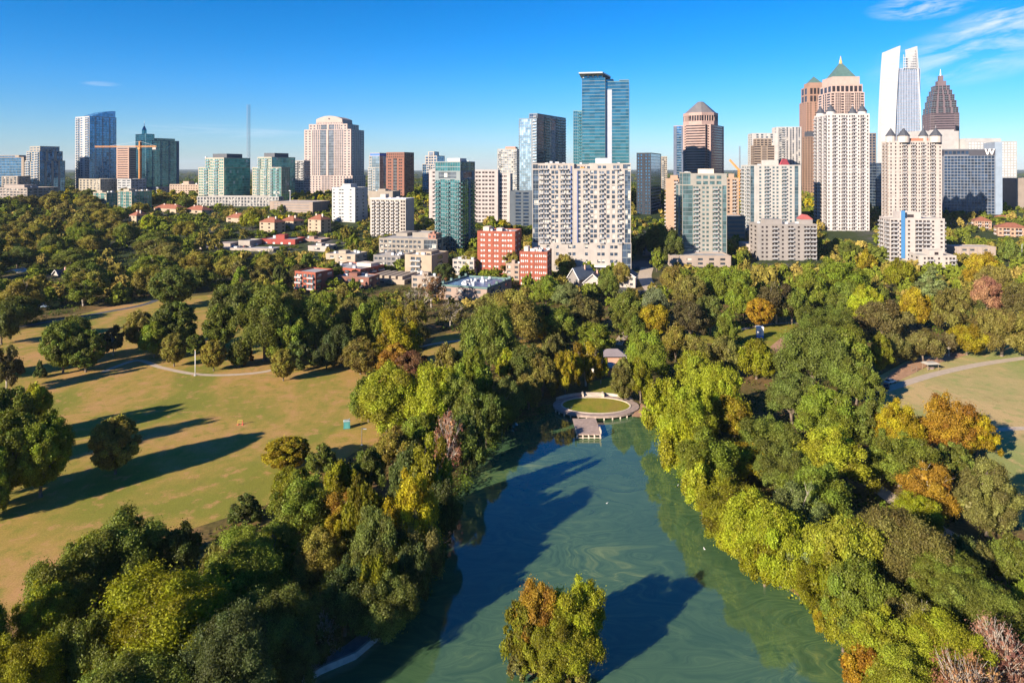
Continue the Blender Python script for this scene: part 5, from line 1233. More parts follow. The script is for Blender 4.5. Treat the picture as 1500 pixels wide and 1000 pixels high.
# --- the great lawn, isolated trees first
trees([
 (169, 606, 694, 74, 'o', 'round', 'lone round dark tree standing by itself on the great lawn'),
 (59, 525, 553, 19, 'k', 'conifer', 'small dark pointed conifer alone on the lawn in front of the big dark pair'),
 (166, 473, 521, 36, 'b', 'open', 'small russet-brown tree with thin leaves beside the paved path on the lawn'),
 (255, 487, 537, 40, 'o', 'round', 'small olive tree with a clear trunk beside the white flagpole, on its path-bend side'),
 (313, 497, 543, 40, 'o', 'round', 'small olive tree with a clear trunk just beyond the flagpole and the curving path'),
 (415, 510, 558, 40, 'o', 'round', 'small olive round tree at the curving path end, casting one long shadow'),
 (92, 468, 547, 56, 'd', 'round'), (126, 480, 545, 52, 'd', 'round'), (112, 458, 530, 54, 'd', 'oak'),
 (10, 598, 738, 92, 'g', 'round'), (60, 602, 728, 84, 'g', 'round'), (-52, 596, 752, 104, 'g', 'oak'), (12, 560, 655, 66, 'd', 'oak'), (52, 558, 640, 54, 'l', 'tall'), (10, 500, 575, 46, 'b', 'open'), (-40, 560, 700, 80, 'd', 'oak'),
 (-20, 640, 760, 70, 'g', 'tall'),
 (-60, 470, 560, 70, 'd', 'oak'), (2, 440, 505, 50, 'd', 'oak'),
 (203, 452, 510, 42, 'o', 'round'), (226, 468, 524, 46, 'g', 'oak'), (256, 438, 516, 62, 'd', 'round'), (286, 488, 522, 28, 'd', 'round'), (254, 391, 452, 66, 'd', 'round'),
 (358, 722, 766, 52, 'k', 'bush', 'dark dome-shaped shrub at the edge of the lawn above the shore trees'),
 (420, 640, 690, 72, 'Y', 'round', 'amber-tinged round tree at the lawn edge facing the teal cabin'), (470, 648, 695, 48, 'd', 'bush'), (432, 680, 735, 66, 'y', 'oak'),
 (340, 412, 480, 64, 'd', 'oak'), (388, 410, 528, 112, 'd', 'oak', 'largest dark spreading tree with a pale limb, behind the flagpole lawn'), (322, 442, 514, 50, 'd', 'round'), (425, 455, 532, 62, 'g', 'tall'),
 (462, 428, 520, 80, 'd', 'oak'), (500, 468, 535, 56, 'k', 'oak'), (350, 500, 538, 34, 'k', 'round'), (360, 490, 533, 22, 'r', 'bush'), (440, 495, 538, 50, 'k', 'bush'), (478, 500, 540, 40, 'k', 'oak'),
 (528, 490, 548, 56, 'o', 'tall'), (510, 440, 500, 54, 't', 'oak'), (545, 438, 520, 60, 'g', 'oak'), (580, 444, 545, 82, 'Y', 'open', 'tall golden sycamore with pale limbs above the shore woods'), (578, 500, 556, 58, 'a', 'tall'), (600, 512, 560, 74, 'r', 'bush'),
 (566, 524, 632, 106, 'l', 'oak', 'very broad bright green tree beside the teal cabin on the lawn edge'), (628, 530, 640, 96, 'l', 'oak'), (540, 545, 618, 56, 'g', 'oak'), (668, 545, 645, 80, 'g', 'oak'), (655, 500, 590, 60, 'o', 'tall'), (695, 500, 600, 64, 'g', 'oak'),
 (655, 600, 705, 52, 'p', 'bare', 'leafless pale grey tree in the shaded shore woods beside the lake'), (632, 626, 770, 66, 'y', 'open'), (575, 622, 690, 62, 'o', 'oak'), (612, 600, 665, 50, 'g', 'oak'),
 (540, 652, 725, 60, 'd', 'oak'), (500, 672, 745, 54, 'y', 'oak'), (600, 640, 770, 64, 'k', 'oak'), (684, 585, 690, 64, 'd', 'oak'), (712, 568, 650, 62, 'k', 'oak'), (690, 600, 690, 50, 'k', 'oak'),
 (742, 545, 618, 58, 'd', 'oak'), (735, 570, 628, 46, 'd', 'open'), (775, 545, 600, 46, 'o', 'oak'),
 # near left shore
 (438, 690, 800, 108, 'g', 'oak'), (505, 715, 810, 76, 'a', 'open'), (530, 690, 830, 72, 'y', 'oak'), (545, 735, 885, 84, 'd', 'oak'), (600, 684, 842, 96, 'Y', 'oak'), (612, 735, 860, 74, 't', 'oak'), (488, 750, 830, 54, 'Y', 'oak', 'small golden-orange crown among dark shore trees on the near left bank'),
 (470, 772, 870, 92, 'o', 'oak'), (350, 772, 905, 150, 'g', 'oak'), (400, 760, 860, 84, 'g', 'tall'), (545, 795, 925, 56, 'y', 'oak', 'vivid yellow-green crown at the water edge among shaded shore trees'), (582, 808, 900, 44, 'y', 'oak'),
 (185, 738, 870, 118, 'g', 'oak'), (262, 760, 850, 60, 'k', 'oak'), (95, 788, 910, 112, 'g', 'oak'), (135, 770, 870, 70, 'g', 'oak'), (58, 850, 960, 90, 'l', 'oak'),
 (240, 825, 1010, 262, 'y', 'oak', 'largest sunlit yellow-green tree on the near bank below the lawn'), (30, 925, 1090, 140, 'y', 'oak'), (115, 905, 1050, 120, 'd', 'oak'), (320, 790, 920, 70, 't', 'oak'),
 (405, 850, 985, 130, 'd', 'oak'), (330, 880, 1060, 150, 'k', 'oak'), (505, 815, 930, 95, 'k', 'oak'), (565, 820, 930, 88, 'd', 'oak'), (602, 780, 892, 60, 'k', 'oak'), (440, 900, 1000, 90, 'k', 'oak'),
 (180, 960, 1130, 180, 'd', 'oak'), (-30, 860, 1000, 100, 'g', 'oak'), (478, 880, 958, 70, 'b', 'bare', 'leafless grey tree leaning over the dark promenade paving'), (628, 735, 840, 54, 'k', 'oak'), (646, 690, 790, 56, 'k', 'oak'),
])
# --- the island
trees([
 (842, 826, 962, 92, 'l', 'oak', 'tallest green tree on the lake island'), (784, 836, 968, 84, 'a', 'oak', 'amber-tinged tree on the lake island, beside the tallest green one'),
 (766, 872, 974, 72, 'y', 'oak', 'low yellow-green tree on the near edge of the island'), (836, 874, 978, 104, 'y', 'oak', 'broad yellow-green tree on the shaded side of the island'),
 (812, 880, 986, 84, 'y', 'oak', 'yellow-green tree in the middle of the island clump, before the amber one'),
 (800, 905, 985, 90, 'l', 'bush', 'leafy bright shrub at the foot of the island trees'), (758, 945, 984, 34, 't', 'bush', 'small pale tan shrub at the island waterline'),
 (838, 935, 988, 56, 'o', 'bush', 'olive shrub overhanging the island waterline'), (815, 955, 990, 40, 'p', 'bare', 'pale driftwood-like bare branches at the island waterline'),
])
# --- behind the lake, centre
trees([
 (716, 440, 545, 88, 'g', 'oak'), (757, 418, 505, 96, 'o', 'oak'), (790, 440, 495, 56, 'b', 'oak'), (650, 385, 420, 34, 'k', 'round'), (632, 400, 450, 44, 'r', 'bare'), (612, 420, 468, 50, 'b', 'bare'), (660, 440, 480, 46, 'b', 'bare'),
 (690, 366, 400, 40, 'o', 'oak'), (748, 366, 405, 28, 'o', 'tall'), (828, 370, 402, 30, 'o', 'oak'), (800, 402, 446, 42, 'g', 'oak'), (832, 412, 452, 52, 'c', 'oak'), (908, 382, 420, 34, 'o', 'oak'), (892, 392, 440, 34, 'g', 'oak'), (918, 418, 485, 52, 'd', 'oak'),
 (962, 418, 468, 44, 'c', 'oak'), (956, 442, 495, 54, 'Y', 'oak', 'golden rounded tree in the woods behind the oval terrace'), (925, 455, 500, 40, 'g', 'oak'), (855, 428, 488, 64, 't', 'oak'), (797, 460, 500, 30, 'a', 'oak'), (741, 508, 556, 32, 'l', 'tall'), (820, 445, 500, 50, 'g', 'oak'),
 (872, 470, 520, 60, 'g', 'oak'), (858, 494, 565, 52, 'Y', 'open'), (772, 498, 560, 62, 'd', 'oak'), (812, 486, 550, 50, 't', 'oak'), (795, 515, 580, 54, 'o', 'oak'), (828, 510, 578, 44, 'Y', 'oak'), (880, 508, 562, 24, 'y', 'open'),
 (950, 480, 560, 74, 'g', 'oak'), (912, 520, 588, 40, 't', 'tall'), (938, 520, 590, 44, 'y', 'oak'), (990, 470, 530, 50, 'o', 'oak'), (965, 325, 378, 40, 'd', 'oak'), (983, 330, 385, 36, 'd', 'oak'), (945, 340, 372, 26, 'k', 'oak'), (962, 360, 398, 22, 'g', 'tall'), (985, 385, 430, 40, 'o', 'oak'),
 (1040, 388, 440, 62, 'g', 'oak'), (1075, 392, 448, 60, 'g', 'oak'), (1010, 400, 450, 50, 'o', 'oak'), (1137, 408, 475, 56, 'b', 'open'), (1113, 436, 480, 46, 'a', 'round', 'rounded amber tree beside the small clearing with the white booth'), (1065, 452, 510, 36, 'g', 'tall'), (1010, 438, 496, 56, 'b', 'oak'), (1040, 430, 490, 50, 'd', 'oak'), (1160, 415, 475, 50, 'g', 'oak'),
 (1090, 410, 470, 50, 'g', 'oak'), (1060, 490, 550, 60, 't', 'oak'), (1108, 490, 555, 62, 'y', 'oak'), (1015, 490, 550, 60, 'o', 'oak'), (1015, 510, 575, 56, 'l', 'oak'),
 (1215, 442, 500, 84, 'd', 'oak'), (1185, 395, 455, 60, 'g', 'oak'), (1225, 378, 445, 100, 'g', 'oak'), (1267, 362, 398, 30, 'Y', 'oak'), (1245, 352, 380, 34, 'd', 'oak'), (1320, 375, 425, 46, 'y', 'oak'), (1238, 410, 470, 50, 'g', 'oak'), (1268, 412, 475, 54, 'l', 'oak', 'bright lime tree showing its pale trunk among darker woods behind the playing field'),
 (1292, 434, 495, 72, 'b', 'oak'), (1344, 418, 482, 54, 'Y', 'oak', 'tallest golden yellow tree behind the playing field'), (1368, 388, 440, 56, 'c', 'conifer'), (1398, 418, 490, 62, 't', 'oak'), (1440, 365, 420, 50, 'Y', 'oak'), (1455, 385, 440, 50, 'o', 'oak'), (1445, 402, 460, 46, 'p', 'oak'), (1478, 345, 385, 30, 'd', 'oak'), (1498, 410, 470, 50, 'b', 'oak'),
 (1416, 470, 520, 54, 'Y', 'oak'), (1352, 478, 530, 54, 't', 'oak'), (1310, 482, 535, 44, 't', 'oak'), (1468, 448, 522, 80, 'o', 'oak'), (1390, 485, 522, 24, 'b', 'open'), (1425, 435, 490, 50, 'd', 'oak'), (1520, 440, 520, 60, 'o', 'oak'), (1290, 485, 545, 36, 'y', 'tall'),
 (1190, 478, 565, 110, 'd', 'oak'), (1240, 470, 560, 70, 'g', 'oak'), (1255, 520, 592, 66, 'd', 'oak'), (1205, 562, 655, 104, 'g', 'oak', 'broad smooth-crowned green tree in the middle of the right bank woods'), (1160, 540, 620, 70, 'd', 'oak'), (1278, 580, 660, 56, 'g', 'tall'),
 (1222, 622, 722, 96, 'l', 'oak'), (1312, 582, 665, 62, 'Y', 'oak'), (1385, 570, 670, 92, 'a', 'oak', 'largest amber tree on the edge of the playing field'), (1430, 600, 672, 54, 'Y', 'oak'), (1318, 625, 712, 78, 'g', 'oak'), (1394, 646, 705, 70, 'd', 'bush', 'dense dark green dome shrub in front of the amber trees by the field'),
 (1362, 672, 760, 96, 'a', 'open', 'orange half-bare tree beside the paved path near the playing field'), (1446, 666, 785, 78, 't', 'tall'), (1075, 578, 650, 60, 'Y', 'oak'), (1092, 645, 705, 60, 'Y', 'oak'), (1125, 600, 690, 80, 'd', 'oak'), (1190, 672, 775, 98, 'g', 'oak'), (1150, 640, 720, 70, 'd', 'oak'), (1340, 720, 790, 70, 'y', 'oak'),
 # right shore
 (975, 545, 640, 58, 'l', 'oak'), (1010, 560, 665, 70, 'l', 'oak'), (1045, 530, 620, 70, 'l', 'oak'), (1000, 610, 700, 60, 'l', 'oak'), (1040, 620, 730, 80, 'g', 'oak'), (1060, 690, 780, 74, 'y', 'oak'), (1030, 665, 748, 56, 'l', 'oak'), (1100, 705, 815, 92, 'l', 'oak'), (1145, 735, 850, 90, 'l', 'oak'), (1120, 775, 850, 60, 'y', 'oak'),
 (1085, 750, 815, 60, 'l', 'oak'), (1175, 700, 800, 80, 'c', 'open'), (1172, 785, 862, 54, 'c', 'open'), (1240, 750, 880, 100, 'l', 'oak'), (1205, 800, 895, 70, 'y', 'oak'), (1310, 735, 880, 150, 't', 'oak', 'broad magnolia with tan-tipped leaves on the near right bank'), (1370, 795, 900, 110, 'g', 'round'), (1260, 815, 940, 90, 'g', 'oak'),
 (1235, 870, 945, 56, 'y', 'oak'), (1290, 880, 990, 90, 'l', 'oak'), (1345, 870, 975, 90, 't', 'open'), (1380, 900, 1030, 110, 'l', 'oak'), (1440, 845, 960, 116, 'd', 'oak'), (1270, 930, 1010, 60, 'a', 'oak'), (1330, 940, 1070, 110, 'l', 'oak'), (1210, 875, 925, 40, 'Y', 'oak', 'small golden shrub-like tree overhanging the water at the right shore'),
 (1462, 895, 1050, 120, 'p', 'bare', 'pinkish half-bare tree with pale branches in the near right corner'), (1420, 960, 1110, 120, 'p', 'bare', 'pale twiggy tree below the pinkish one in the near right corner'), (1490, 780, 860, 60, 'g', 'oak'), (1430, 790, 850, 40, 't', 'oak'), (1500, 920, 1020, 80, 'd', 'oak'), (1520, 840, 930, 80, 'g', 'oak'), (1410, 780, 850, 50, 'd', 'oak'),
])
# ------------------------------------------------------------------ small things in the park and streets
def pole(name, lab, cat, px, py, h, r, mat, head=None):
    g = at(px, py); o = tag(empty(name, g), lab, cat)
    MB().bar((0, 0, -0.3), (0, 0, h), r, r*0.7, 10).build('pole', mat, o, True)
    MB().prism(ellipse(0, 0, r*3, r*3, 12), 0.0, 0.25).build('base', STEEL, o)
    if head == 'ball': MB().prism(ellipse(0, 0, r*1.8, r*1.8, 10), h, h + 0.3, 0.5).build('finial', GOLD, o)
    if head == 'lamp':
        MB().box(-0.1, 0.9, -0.12, 0.12, h - 0.05, h + 0.1).build('arm', mat, o); MB().box(0.5, 1.3, -0.2, 0.2, h - 0.18, h - 0.06).build('lamp_head', STEEL, o)
    if head == 'disc': MB().prism(ellipse(0, 0, 1.5, 1.5, 16), h, h + 0.7, 0.8).build('lamp_head', WHITE, o)
    return o
pole('flagpole', 'tall white flagpole at the edge of the great lawn by the curving path', 'flagpole', 286, 550, 9.2, 0.16, WHITE, 'ball')
pole('street_lamp', 'slim dark lamp post beside the teal cabin on the lawn', 'lamp', 530, 652, 4.6, 0.10, paint((0.10, 0.10, 0.10)), 'lamp')
pole('street_lamp', 'white-headed lamp mast rising from the woods behind the small clearing', 'lamp', 1170, 472, 12.5, 0.16, WHITE, 'disc')
pole('street_lamp', 'tall grey lamp mast near the peach low-rise apartments at the frame edge', 'lamp', 1497, 385, 14.0, 0.18, STEEL, 'lamp')
pole('street_lamp', 'white lamp mast above the roof of the tan parking garage', 'lamp', 425, 308, 22.0, 0.3, WHITE, 'disc')
g = at(508, 627); cab = tag(empty('portable_toilet', g, R(14)), 'teal portable cabin standing alone at the lawn edge before the broad green tree', 'portable toilet')
cab.scale = (0.8, 0.8, 0.85)
TEALP = paint((0.06, 0.24, 0.24), 0.5, 'teal_plastic')
MB().box(-1.15, 1.15, -0.9, 0.9, 0.12, 2.5).build('cabin', TEALP, cab); MB().box(-1.22, 1.22, -0.97, 0.97, 0.0, 0.11).build('skid', paint((0.1, 0.1, 0.1)), cab)
MB().prism([(-1.22, -0.97), (1.22, -0.97), (1.22, 0.97), (-1.22, 0.97)], 2.505, 2.8, 0.75).build('roof', paint((0.26, 0.32, 0.32)), cab)
MB().box(-0.7, 0.7, -0.96, -0.905, 0.2, 2.2).build('door', paint((0.08, 0.29, 0.29), 0.5), cab); MB().bar((0.9, 0.6, 2.8), (0.9, 0.6, 3.1), 0.08, 0.08, 8).build('vent_pipe', STEEL, cab)
g = at(352, 622); go = tag(empty('goal_frame', g), 'small yellow and red goal frame standing on the open great lawn', 'goal')
go.scale = (0.75, 0.75, 0.75)
YEL = paint((0.5, 0.36, 0.06), 0.5, 'yellow_paint'); RED = paint((0.6, 0.09, 0.07), 0.5, 'red_paint_post')
for x in (-0.9, 0.9): MB().bar((x, 0, 0), (x, 0, 1.7), 0.11, 0.11, 8).build('post', RED if x > 0 else YEL, go); MB().box(x-0.3, x+0.3, -0.5, 0.5, 0, 0.22).build('foot', RED, go)
MB().bar((-0.9, 0, 1.72), (0.9, 0, 1.72), 0.11, 0.11, 8).build('crossbar', YEL, go); MB().bar((-0.9, 0, 0.9), (0.9, 0, 0.9), 0.07, 0.07, 8).build('rail', YEL, go)
g = at(1363, 541); ps = tag(empty('picnic_shelter', g, R(8)), 'small white-topped picnic shelter on the bare earth beside the field path', 'shelter')
for sx in (-1, 1):
    for sy_ in (-1, 1): MB().bar((sx*2.2, sy_*1.3, 0), (sx*2.2, sy_*1.3, 2.3), 0.10, 0.10, 6).build('post', paint((0.2, 0.15, 0.1)), ps)
MB().prism([(-2.8, -1.8), (2.8, -1.8), (2.8, 1.8), (-2.8, 1.8)], 2.3, 2.9, 0.6).build('roof', paint((0.36, 0.33, 0.28)), ps); MB().box(-1.4, 1.4, -0.5, 0.5, 0.68, 0.78).box(-1.2, 1.2, -0.15, 0.15, 0, 0.675).build('table', WOOD, ps)
g = at(1339, 544); sg = tag(empty('sign_frame', g, R(-10)), 'low dark frame on the earth bank beside the picnic shelter', 'frame')
MB().bar((-0.9, 0, 0), (-0.9, 0, 2.0), 0.09, 0.09, 6).bar((0.9, 0, 0), (0.9, 0, 2.0), 0.09, 0.09, 6).bar((-0.9, 0, 2), (0.9, 0, 2), 0.09, 0.09, 6).bar((-0.9, 0, 0.0), (0.9, 0, 2), 0.05, 0.05, 6).build('post_frame', paint((0.15, 0.11, 0.08)), sg)
g = at(1113, 494); bo = tag(empty('kiosk', g, R(-12)), 'white and blue kiosk in the small clearing beside the rounded amber tree', 'kiosk')
MB().box(-1.5, 1.5, -1.3, 1.3, 1.2, 4.6).build('upper_wall', WHITE, bo); MB().box(-1.45, 1.45, -1.25, 1.25, -0.1, 1.195).build('lower_wall', paint((0.05, 0.25, 0.62), 0.5, 'blue_wall'), bo); MB().prism([(-1.7, -1.5), (1.7, -1.5), (1.7, 1.5), (-1.7, 1.5)], 4.605, 5.0, 0.8).build('roof', WHITE, bo); MB().box(-0.5, 0.5, -1.36, -1.305, 1.3, 3.3).build('door', STEEL, bo)
# cars
CARGLASS = glass((0.03, 0.04, 0.05), 0.3, 0.06, 0.2, name='car_glass'); TYRE = paint((0.02, 0.02, 0.02), 0.8, 'tyre_rubber')
def car(lab, pos, rz, col, group=None):
    r = tag(empty('parked_car', pos, rz), lab, 'car', group)
    prof = [(-2.2, .35), (-2.2, .8), (-1.6, .95), (1.15, .95), (2.1, .8), (2.2, .35)]
    cab_ = [(-1.75, .955), (-1.25, 1.42), (0.35, 1.42), (1.1, .955)]
    def ext(pf, w, wt):
        b = MB(); k = len(pf)
        b.v += [(x, -(wt if z > 1 else w), z) for x, z in pf] + [(x, (wt if z > 1 else w), z) for x, z in pf]
        b.f += [tuple(range(k-1, -1, -1)), tuple(range(k, 2*k))] + [(i, (i+1) % k, k+(i+1) % k, k+i) for i in range(k)]
        return b
    ext(prof, 0.9, 0.9).build('body', paint(col, 0.35, 'car_paint', 0.05), r); ext(cab_, 0.82, 0.66).build('window_band', CARGLASS, r)
    MB().box(-1.2, 0.3, -0.64, 0.64, 1.425, 1.47).build('roof', paint(col, 0.35, 'car_paint', 0.05), r)
    for x in (-1.4, 1.4):
        for y in (-0.9, 0.9): MB().bar((x, y-0.11, .33), (x, y+0.11, .33), .33, .33, 12).build('wheel', TYRE, r)
    return r
car('pale blue car on the dark road among trees at the great lawn edge', at(67, 450), R(20), (0.40, 0.52, 0.66))
car('black car at the head of the field path under the woods', at(1298, 568) + Vector((0, 0, .08)), R(60), (0.02, 0.02, 0.025))
car('white car behind the black one at the head of the field path', at(1304, 561) + Vector((0, 0, .08)), R(30), (0.6, 0.6, 0.6))
for (px, py, lab, col, rz) in ((906, 402, 'silver car on the street beside the white gabled house', (0.5, 0.5, 0.52), 70), (914, 396, 'red car on the street beside the cream block podium', (0.5, 0.05, 0.04), 75), (921, 391, 'white car on the street in the shade of the cream block', (0.7, 0.7, 0.7), 80),
                               (930, 402, 'blue car on the street near the white gabled house', (0.04, 0.12, 0.4), 70), (934, 392, 'dark grey car on the street near the dark glass tower', (0.08, 0.08, 0.09), 80), (925, 408, 'white van-like car at the mouth of the street above the park woods', (0.7, 0.69, 0.66), 70)):
    car(lab, at(px, py) + Vector((0, 0, .15)), R(rz), col, 'cars along the street by the cream block')
# cars on the shopping hall's roof deck
hall = [o for o in bpy.data.objects if o.name.startswith('shopping_hall')][0]
hz = [c for c in hall.children if c.name.startswith('roof') and not c.name.startswith('roof_unit')][0]
zt = hall.location.z + max(v.co.z for v in hz.data.vertices)
me_ = hz.data; xs_ = [v.co.x for v in me_.vertices]; ys_ = [v.co.y for v in me_.vertices]
words_ = ['white', 'silver', 'dark grey', 'white', 'red', 'black', 'silver']
cols_ = {'white': (0.7, 0.7, 0.7), 'silver': (0.45, 0.45, 0.47), 'dark grey': (0.08, 0.08, 0.09), 'red': (0.45, 0.05, 0.04), 'black': (0.02, 0.02, 0.02)}
for i, w_ in enumerate(words_):
    lx = min(xs_) + (0.35 + 0.04*i) * (max(xs_) - min(xs_)); ly = min(ys_) + (0.22 if i % 2 else 0.30) * (max(ys_) - min(ys_))
    p_ = hall.matrix_basis @ Vector((lx, ly, 0)); p_.z = zt + 0.01
    car('%s car parked on the white roof deck of the wide low hall' % w_, p_, R(80), cols_[w_], 'cars on the roof deck of the wide hall')
# birds
def bird(lab, pos, rz, sc=0.45, group=None):
    b = MB()
    rings = [(-0.55, .02, .32), (-0.35, .12, .26), (0.0, .22, .2), (0.3, .17, .22), (0.42, .08, .36), (0.46, .06, .6), (0.56, .075, .72), (0.66, .05, .72), (0.80, .015, .68)]
    k = 8
    for x, r, z in rings:
        for i in range(k): b.v.append(((x + (0.06*math.cos(2*math.pi*i/k) if 0.4 < x < 0.5 else 0))*sc, r*math.cos(2*math.pi*i/k)*sc, (z + r*0.9*math.sin(2*math.pi*i/k))*sc))
    for j in range(len(rings)-1): b.f += [(j*k+i, j*k+(i+1) % k, (j+1)*k+(i+1) % k, (j+1)*k+i) for i in range(k)]
    b.f += [tuple(range(k-1, -1, -1)), tuple(range((len(rings)-1)*k, len(rings)*k))]
    o = b.build('bird', paint((0.75, 0.73, 0.70), 0.7, 'white_feathers', 0.05), None, True); o.location = pos; o.rotation_euler = (0, 0, rz)
    return tag(o, lab, 'bird', group)
bird('white waterbird afloat in the middle of the lake above the island', at(889, 737, WATER_Z) + Vector((0, 0, -0.05)), 0.4)
bird('white waterbird afloat in the dark reflection off the right-bank trees'.replace('right-bank', 'sunlit bank'), at(1032, 804, WATER_Z) + Vector((0, 0, -0.05)), 2.0)
bird('white waterbird close under the overhanging branches of the sunlit shore', at(993, 711, WATER_Z) + Vector((0, 0, -0.05)), 1.0)
bird('white bird resting on the grass oval of the terrace, farther from the pier', at(837, 597, 0.22) + Vector((0, 0, -0.03)), 0.2)
bird('white bird resting on the grass oval of the terrace, near its shaded rim', at(832, 598, 0.22) + Vector((0, 0, -0.03)), 0.8)
# ------------------------------------------------------------------ the rest of the woods: single trees in the gaps, then undergrowth and far treeline as stuff
NO_TREE_PX = [LAWN_PX, FIELD_PX, [(595, 545), (640, 492), (668, 486), (705, 496), (690, 540)], [(1090, 500), (1100, 478), (1165, 474), (1165, 500), (1130, 512)],
              [(800, 640), (805, 580), (862, 560), (915, 545), (945, 580), (955, 640)], [(890, 420), (930, 395), (945, 350), (968, 350), (975, 432)],
              [(380, 1100), (440, 985), (480, 910), (565, 905), (560, 940), (420, 1100)], [(1220, 680), (1290, 705), (1420, 790), (1400, 800), (1280, 730)]]
NO_TREE = [np.array([[at(x, y).x, at(x, y).y] for x, y in q]) for q in NO_TREE_PX]
VIEWS = [(290, 470, 372, 560), (380, 450, 360, 590), (330, 490, 342, 640), (433, 492, 428, 415), (476, 560, 410, 425), (534, 625, 430, 440), (594, 665, 400, 470), (556, 676, 375, 540), (645, 746, 436, 385), (700, 764, 372, 470), (762, 812, 405, 430),
         (780, 925, 386, 482), (855, 942, 420, 420), (543, 606, 348, 620), (637, 695, 365, 560), (1000, 1066, 380, 525), (1110, 1197, 390, 525), (1298, 1392, 385, 515), (1347, 1407, 390, 485), (1428, 1500, 352, 640), (396, 487, 314, 760), (289, 424, 304, 815),
         (487, 537, 328, 700), (695, 750, 300, 700), (226, 306, 318, 750), (1398, 1460, 374, 530), (982, 1078, 390, 500), (476, 545, 384, 500), (548, 600, 384, 500), (604, 652, 420, 425), (664, 702, 394, 470), (742, 768, 402, 455), (438, 490, 364, 600), (905, 952, 405, 430),
         (70, 95, 415, 470), (172, 196, 392, 560), (4, 40, 412, 480), (1210, 1276, 355, 655), (1090, 1175, 355, 640), (933, 968, 320, 750), (115, 295, 300, 780), (0, 100, 285, 860)]
def hides(x, y, w, h):
    """would a tree here stand before a building the photo shows?"""
    px, _ = to_px((x, y, 0)); r = w * 0.5 / y * FPX; top = HORIZON + (CAMZ - ground_z(0, y) - h) / y * FPX
    return any(y < Y_ + 4 and px + r > a + 2 and px - r < b_ - 2 and top < bot - 7 for a, b_, bot, Y_ in VIEWS)
def blocked(x, y, margin=2.0):
    p_ = np.array([[x, y]])
    if y < 260 and lake_sd(x, y) < 3.0: return True
    for q in NO_TREE:
        if poly_sd(p_, q)[0] < margin: return True
    for q in FOOT:
        if poly_sd(p_, q)[0] < 4.5: return True
    return False
ZONES = [  # px polygon, target count, crown width range, height range, palette string
 ([(-40, 300), (130, 292), (330, 300), (420, 345), (430, 400), (300, 440), (150, 445), (-40, 500)], 70, (20, 30), (15, 21), 'ggoooddtogoool'),
 ([(300, 385), (440, 395), (560, 400), (700, 420), (780, 440), (700, 500), (560, 520), (330, 440)], 30, (10, 17), (12, 17), 'ggooddtb'),
 ([(540, 330), (640, 330), (780, 330), (780, 420), (640, 440), (540, 380)], 16, (9, 14), (9, 13), 'ggood'),
 ([(780, 405), (1000, 400), (1260, 385), (1260, 470), (1000, 520), (800, 500)], 36, (11, 17), (12, 17), 'gggoodlt'),
 ([(1180, 370), (1520, 345), (1520, 500), (1300, 530), (1180, 470)], 30, (11, 17), (12, 16), 'ggoodttY'),
 ([(940, 520), (1260, 500), (1300, 640), (1440, 720), (1560, 900), (1560, 1050), (1300, 1050), (1000, 690)], 34, (9, 15), (11, 15), 'ggllyygl'),
 ([(380, 720), (640, 640), (720, 620), (640, 780), (560, 900), (400, 960), (100, 1060), (-60, 1060), (-60, 980), (150, 830)], 22, (9, 14), (11, 15), 'dkdogd'),
 ([(640, 480), (840, 480), (830, 600), (720, 630), (620, 600)], 14, (9, 13), (10, 15), 'dkgod'),
]
wood_rng = random.Random(5)
placed = [(t['x'], t['y'], t['w']) for t in TREES]
zone_np = []
MAX_TREES = 318
for poly, count, wr, hr, pal in ZONES:
    q = np.array([[at(x, y).x, at(x, y).y] for x, y in poly]); zone_np.append(q)
    lo, hi = np.array(poly).min(0), np.array(poly).max(0)
    got = 0
    for _ in range(3000):
        if got >= count or len([t for t in TREES if t['kind'] != 'bush']) >= MAX_TREES: break
        px, py = wood_rng.uniform(lo[0], hi[0]), wood_rng.uniform(lo[1], hi[1])
        g = at(px, py)
        if poly_sd(np.array([[px, py]]), np.array(poly, float))[0] > 0: continue
        w = wood_rng.uniform(*wr)
        if any((g.x - a)**2 + (g.y - b_)**2 < (0.43 * (w + c_))**2 for a, b_, c_ in placed): continue
        if blocked(g.x, g.y, w * 0.3): continue
        h = wood_rng.uniform(*hr)
        if hides(g.x, g.y, w * 0.9, h * 0.95): continue
        tree(0, 0, 0, 0, wood_rng.choice(pal), wood_rng.choice(['oak', 'oak', 'oak', 'tall', 'oak', 'open']), pos=g, hgt=h, wid=w)
        placed.append((g.x, g.y, w)); got += 1
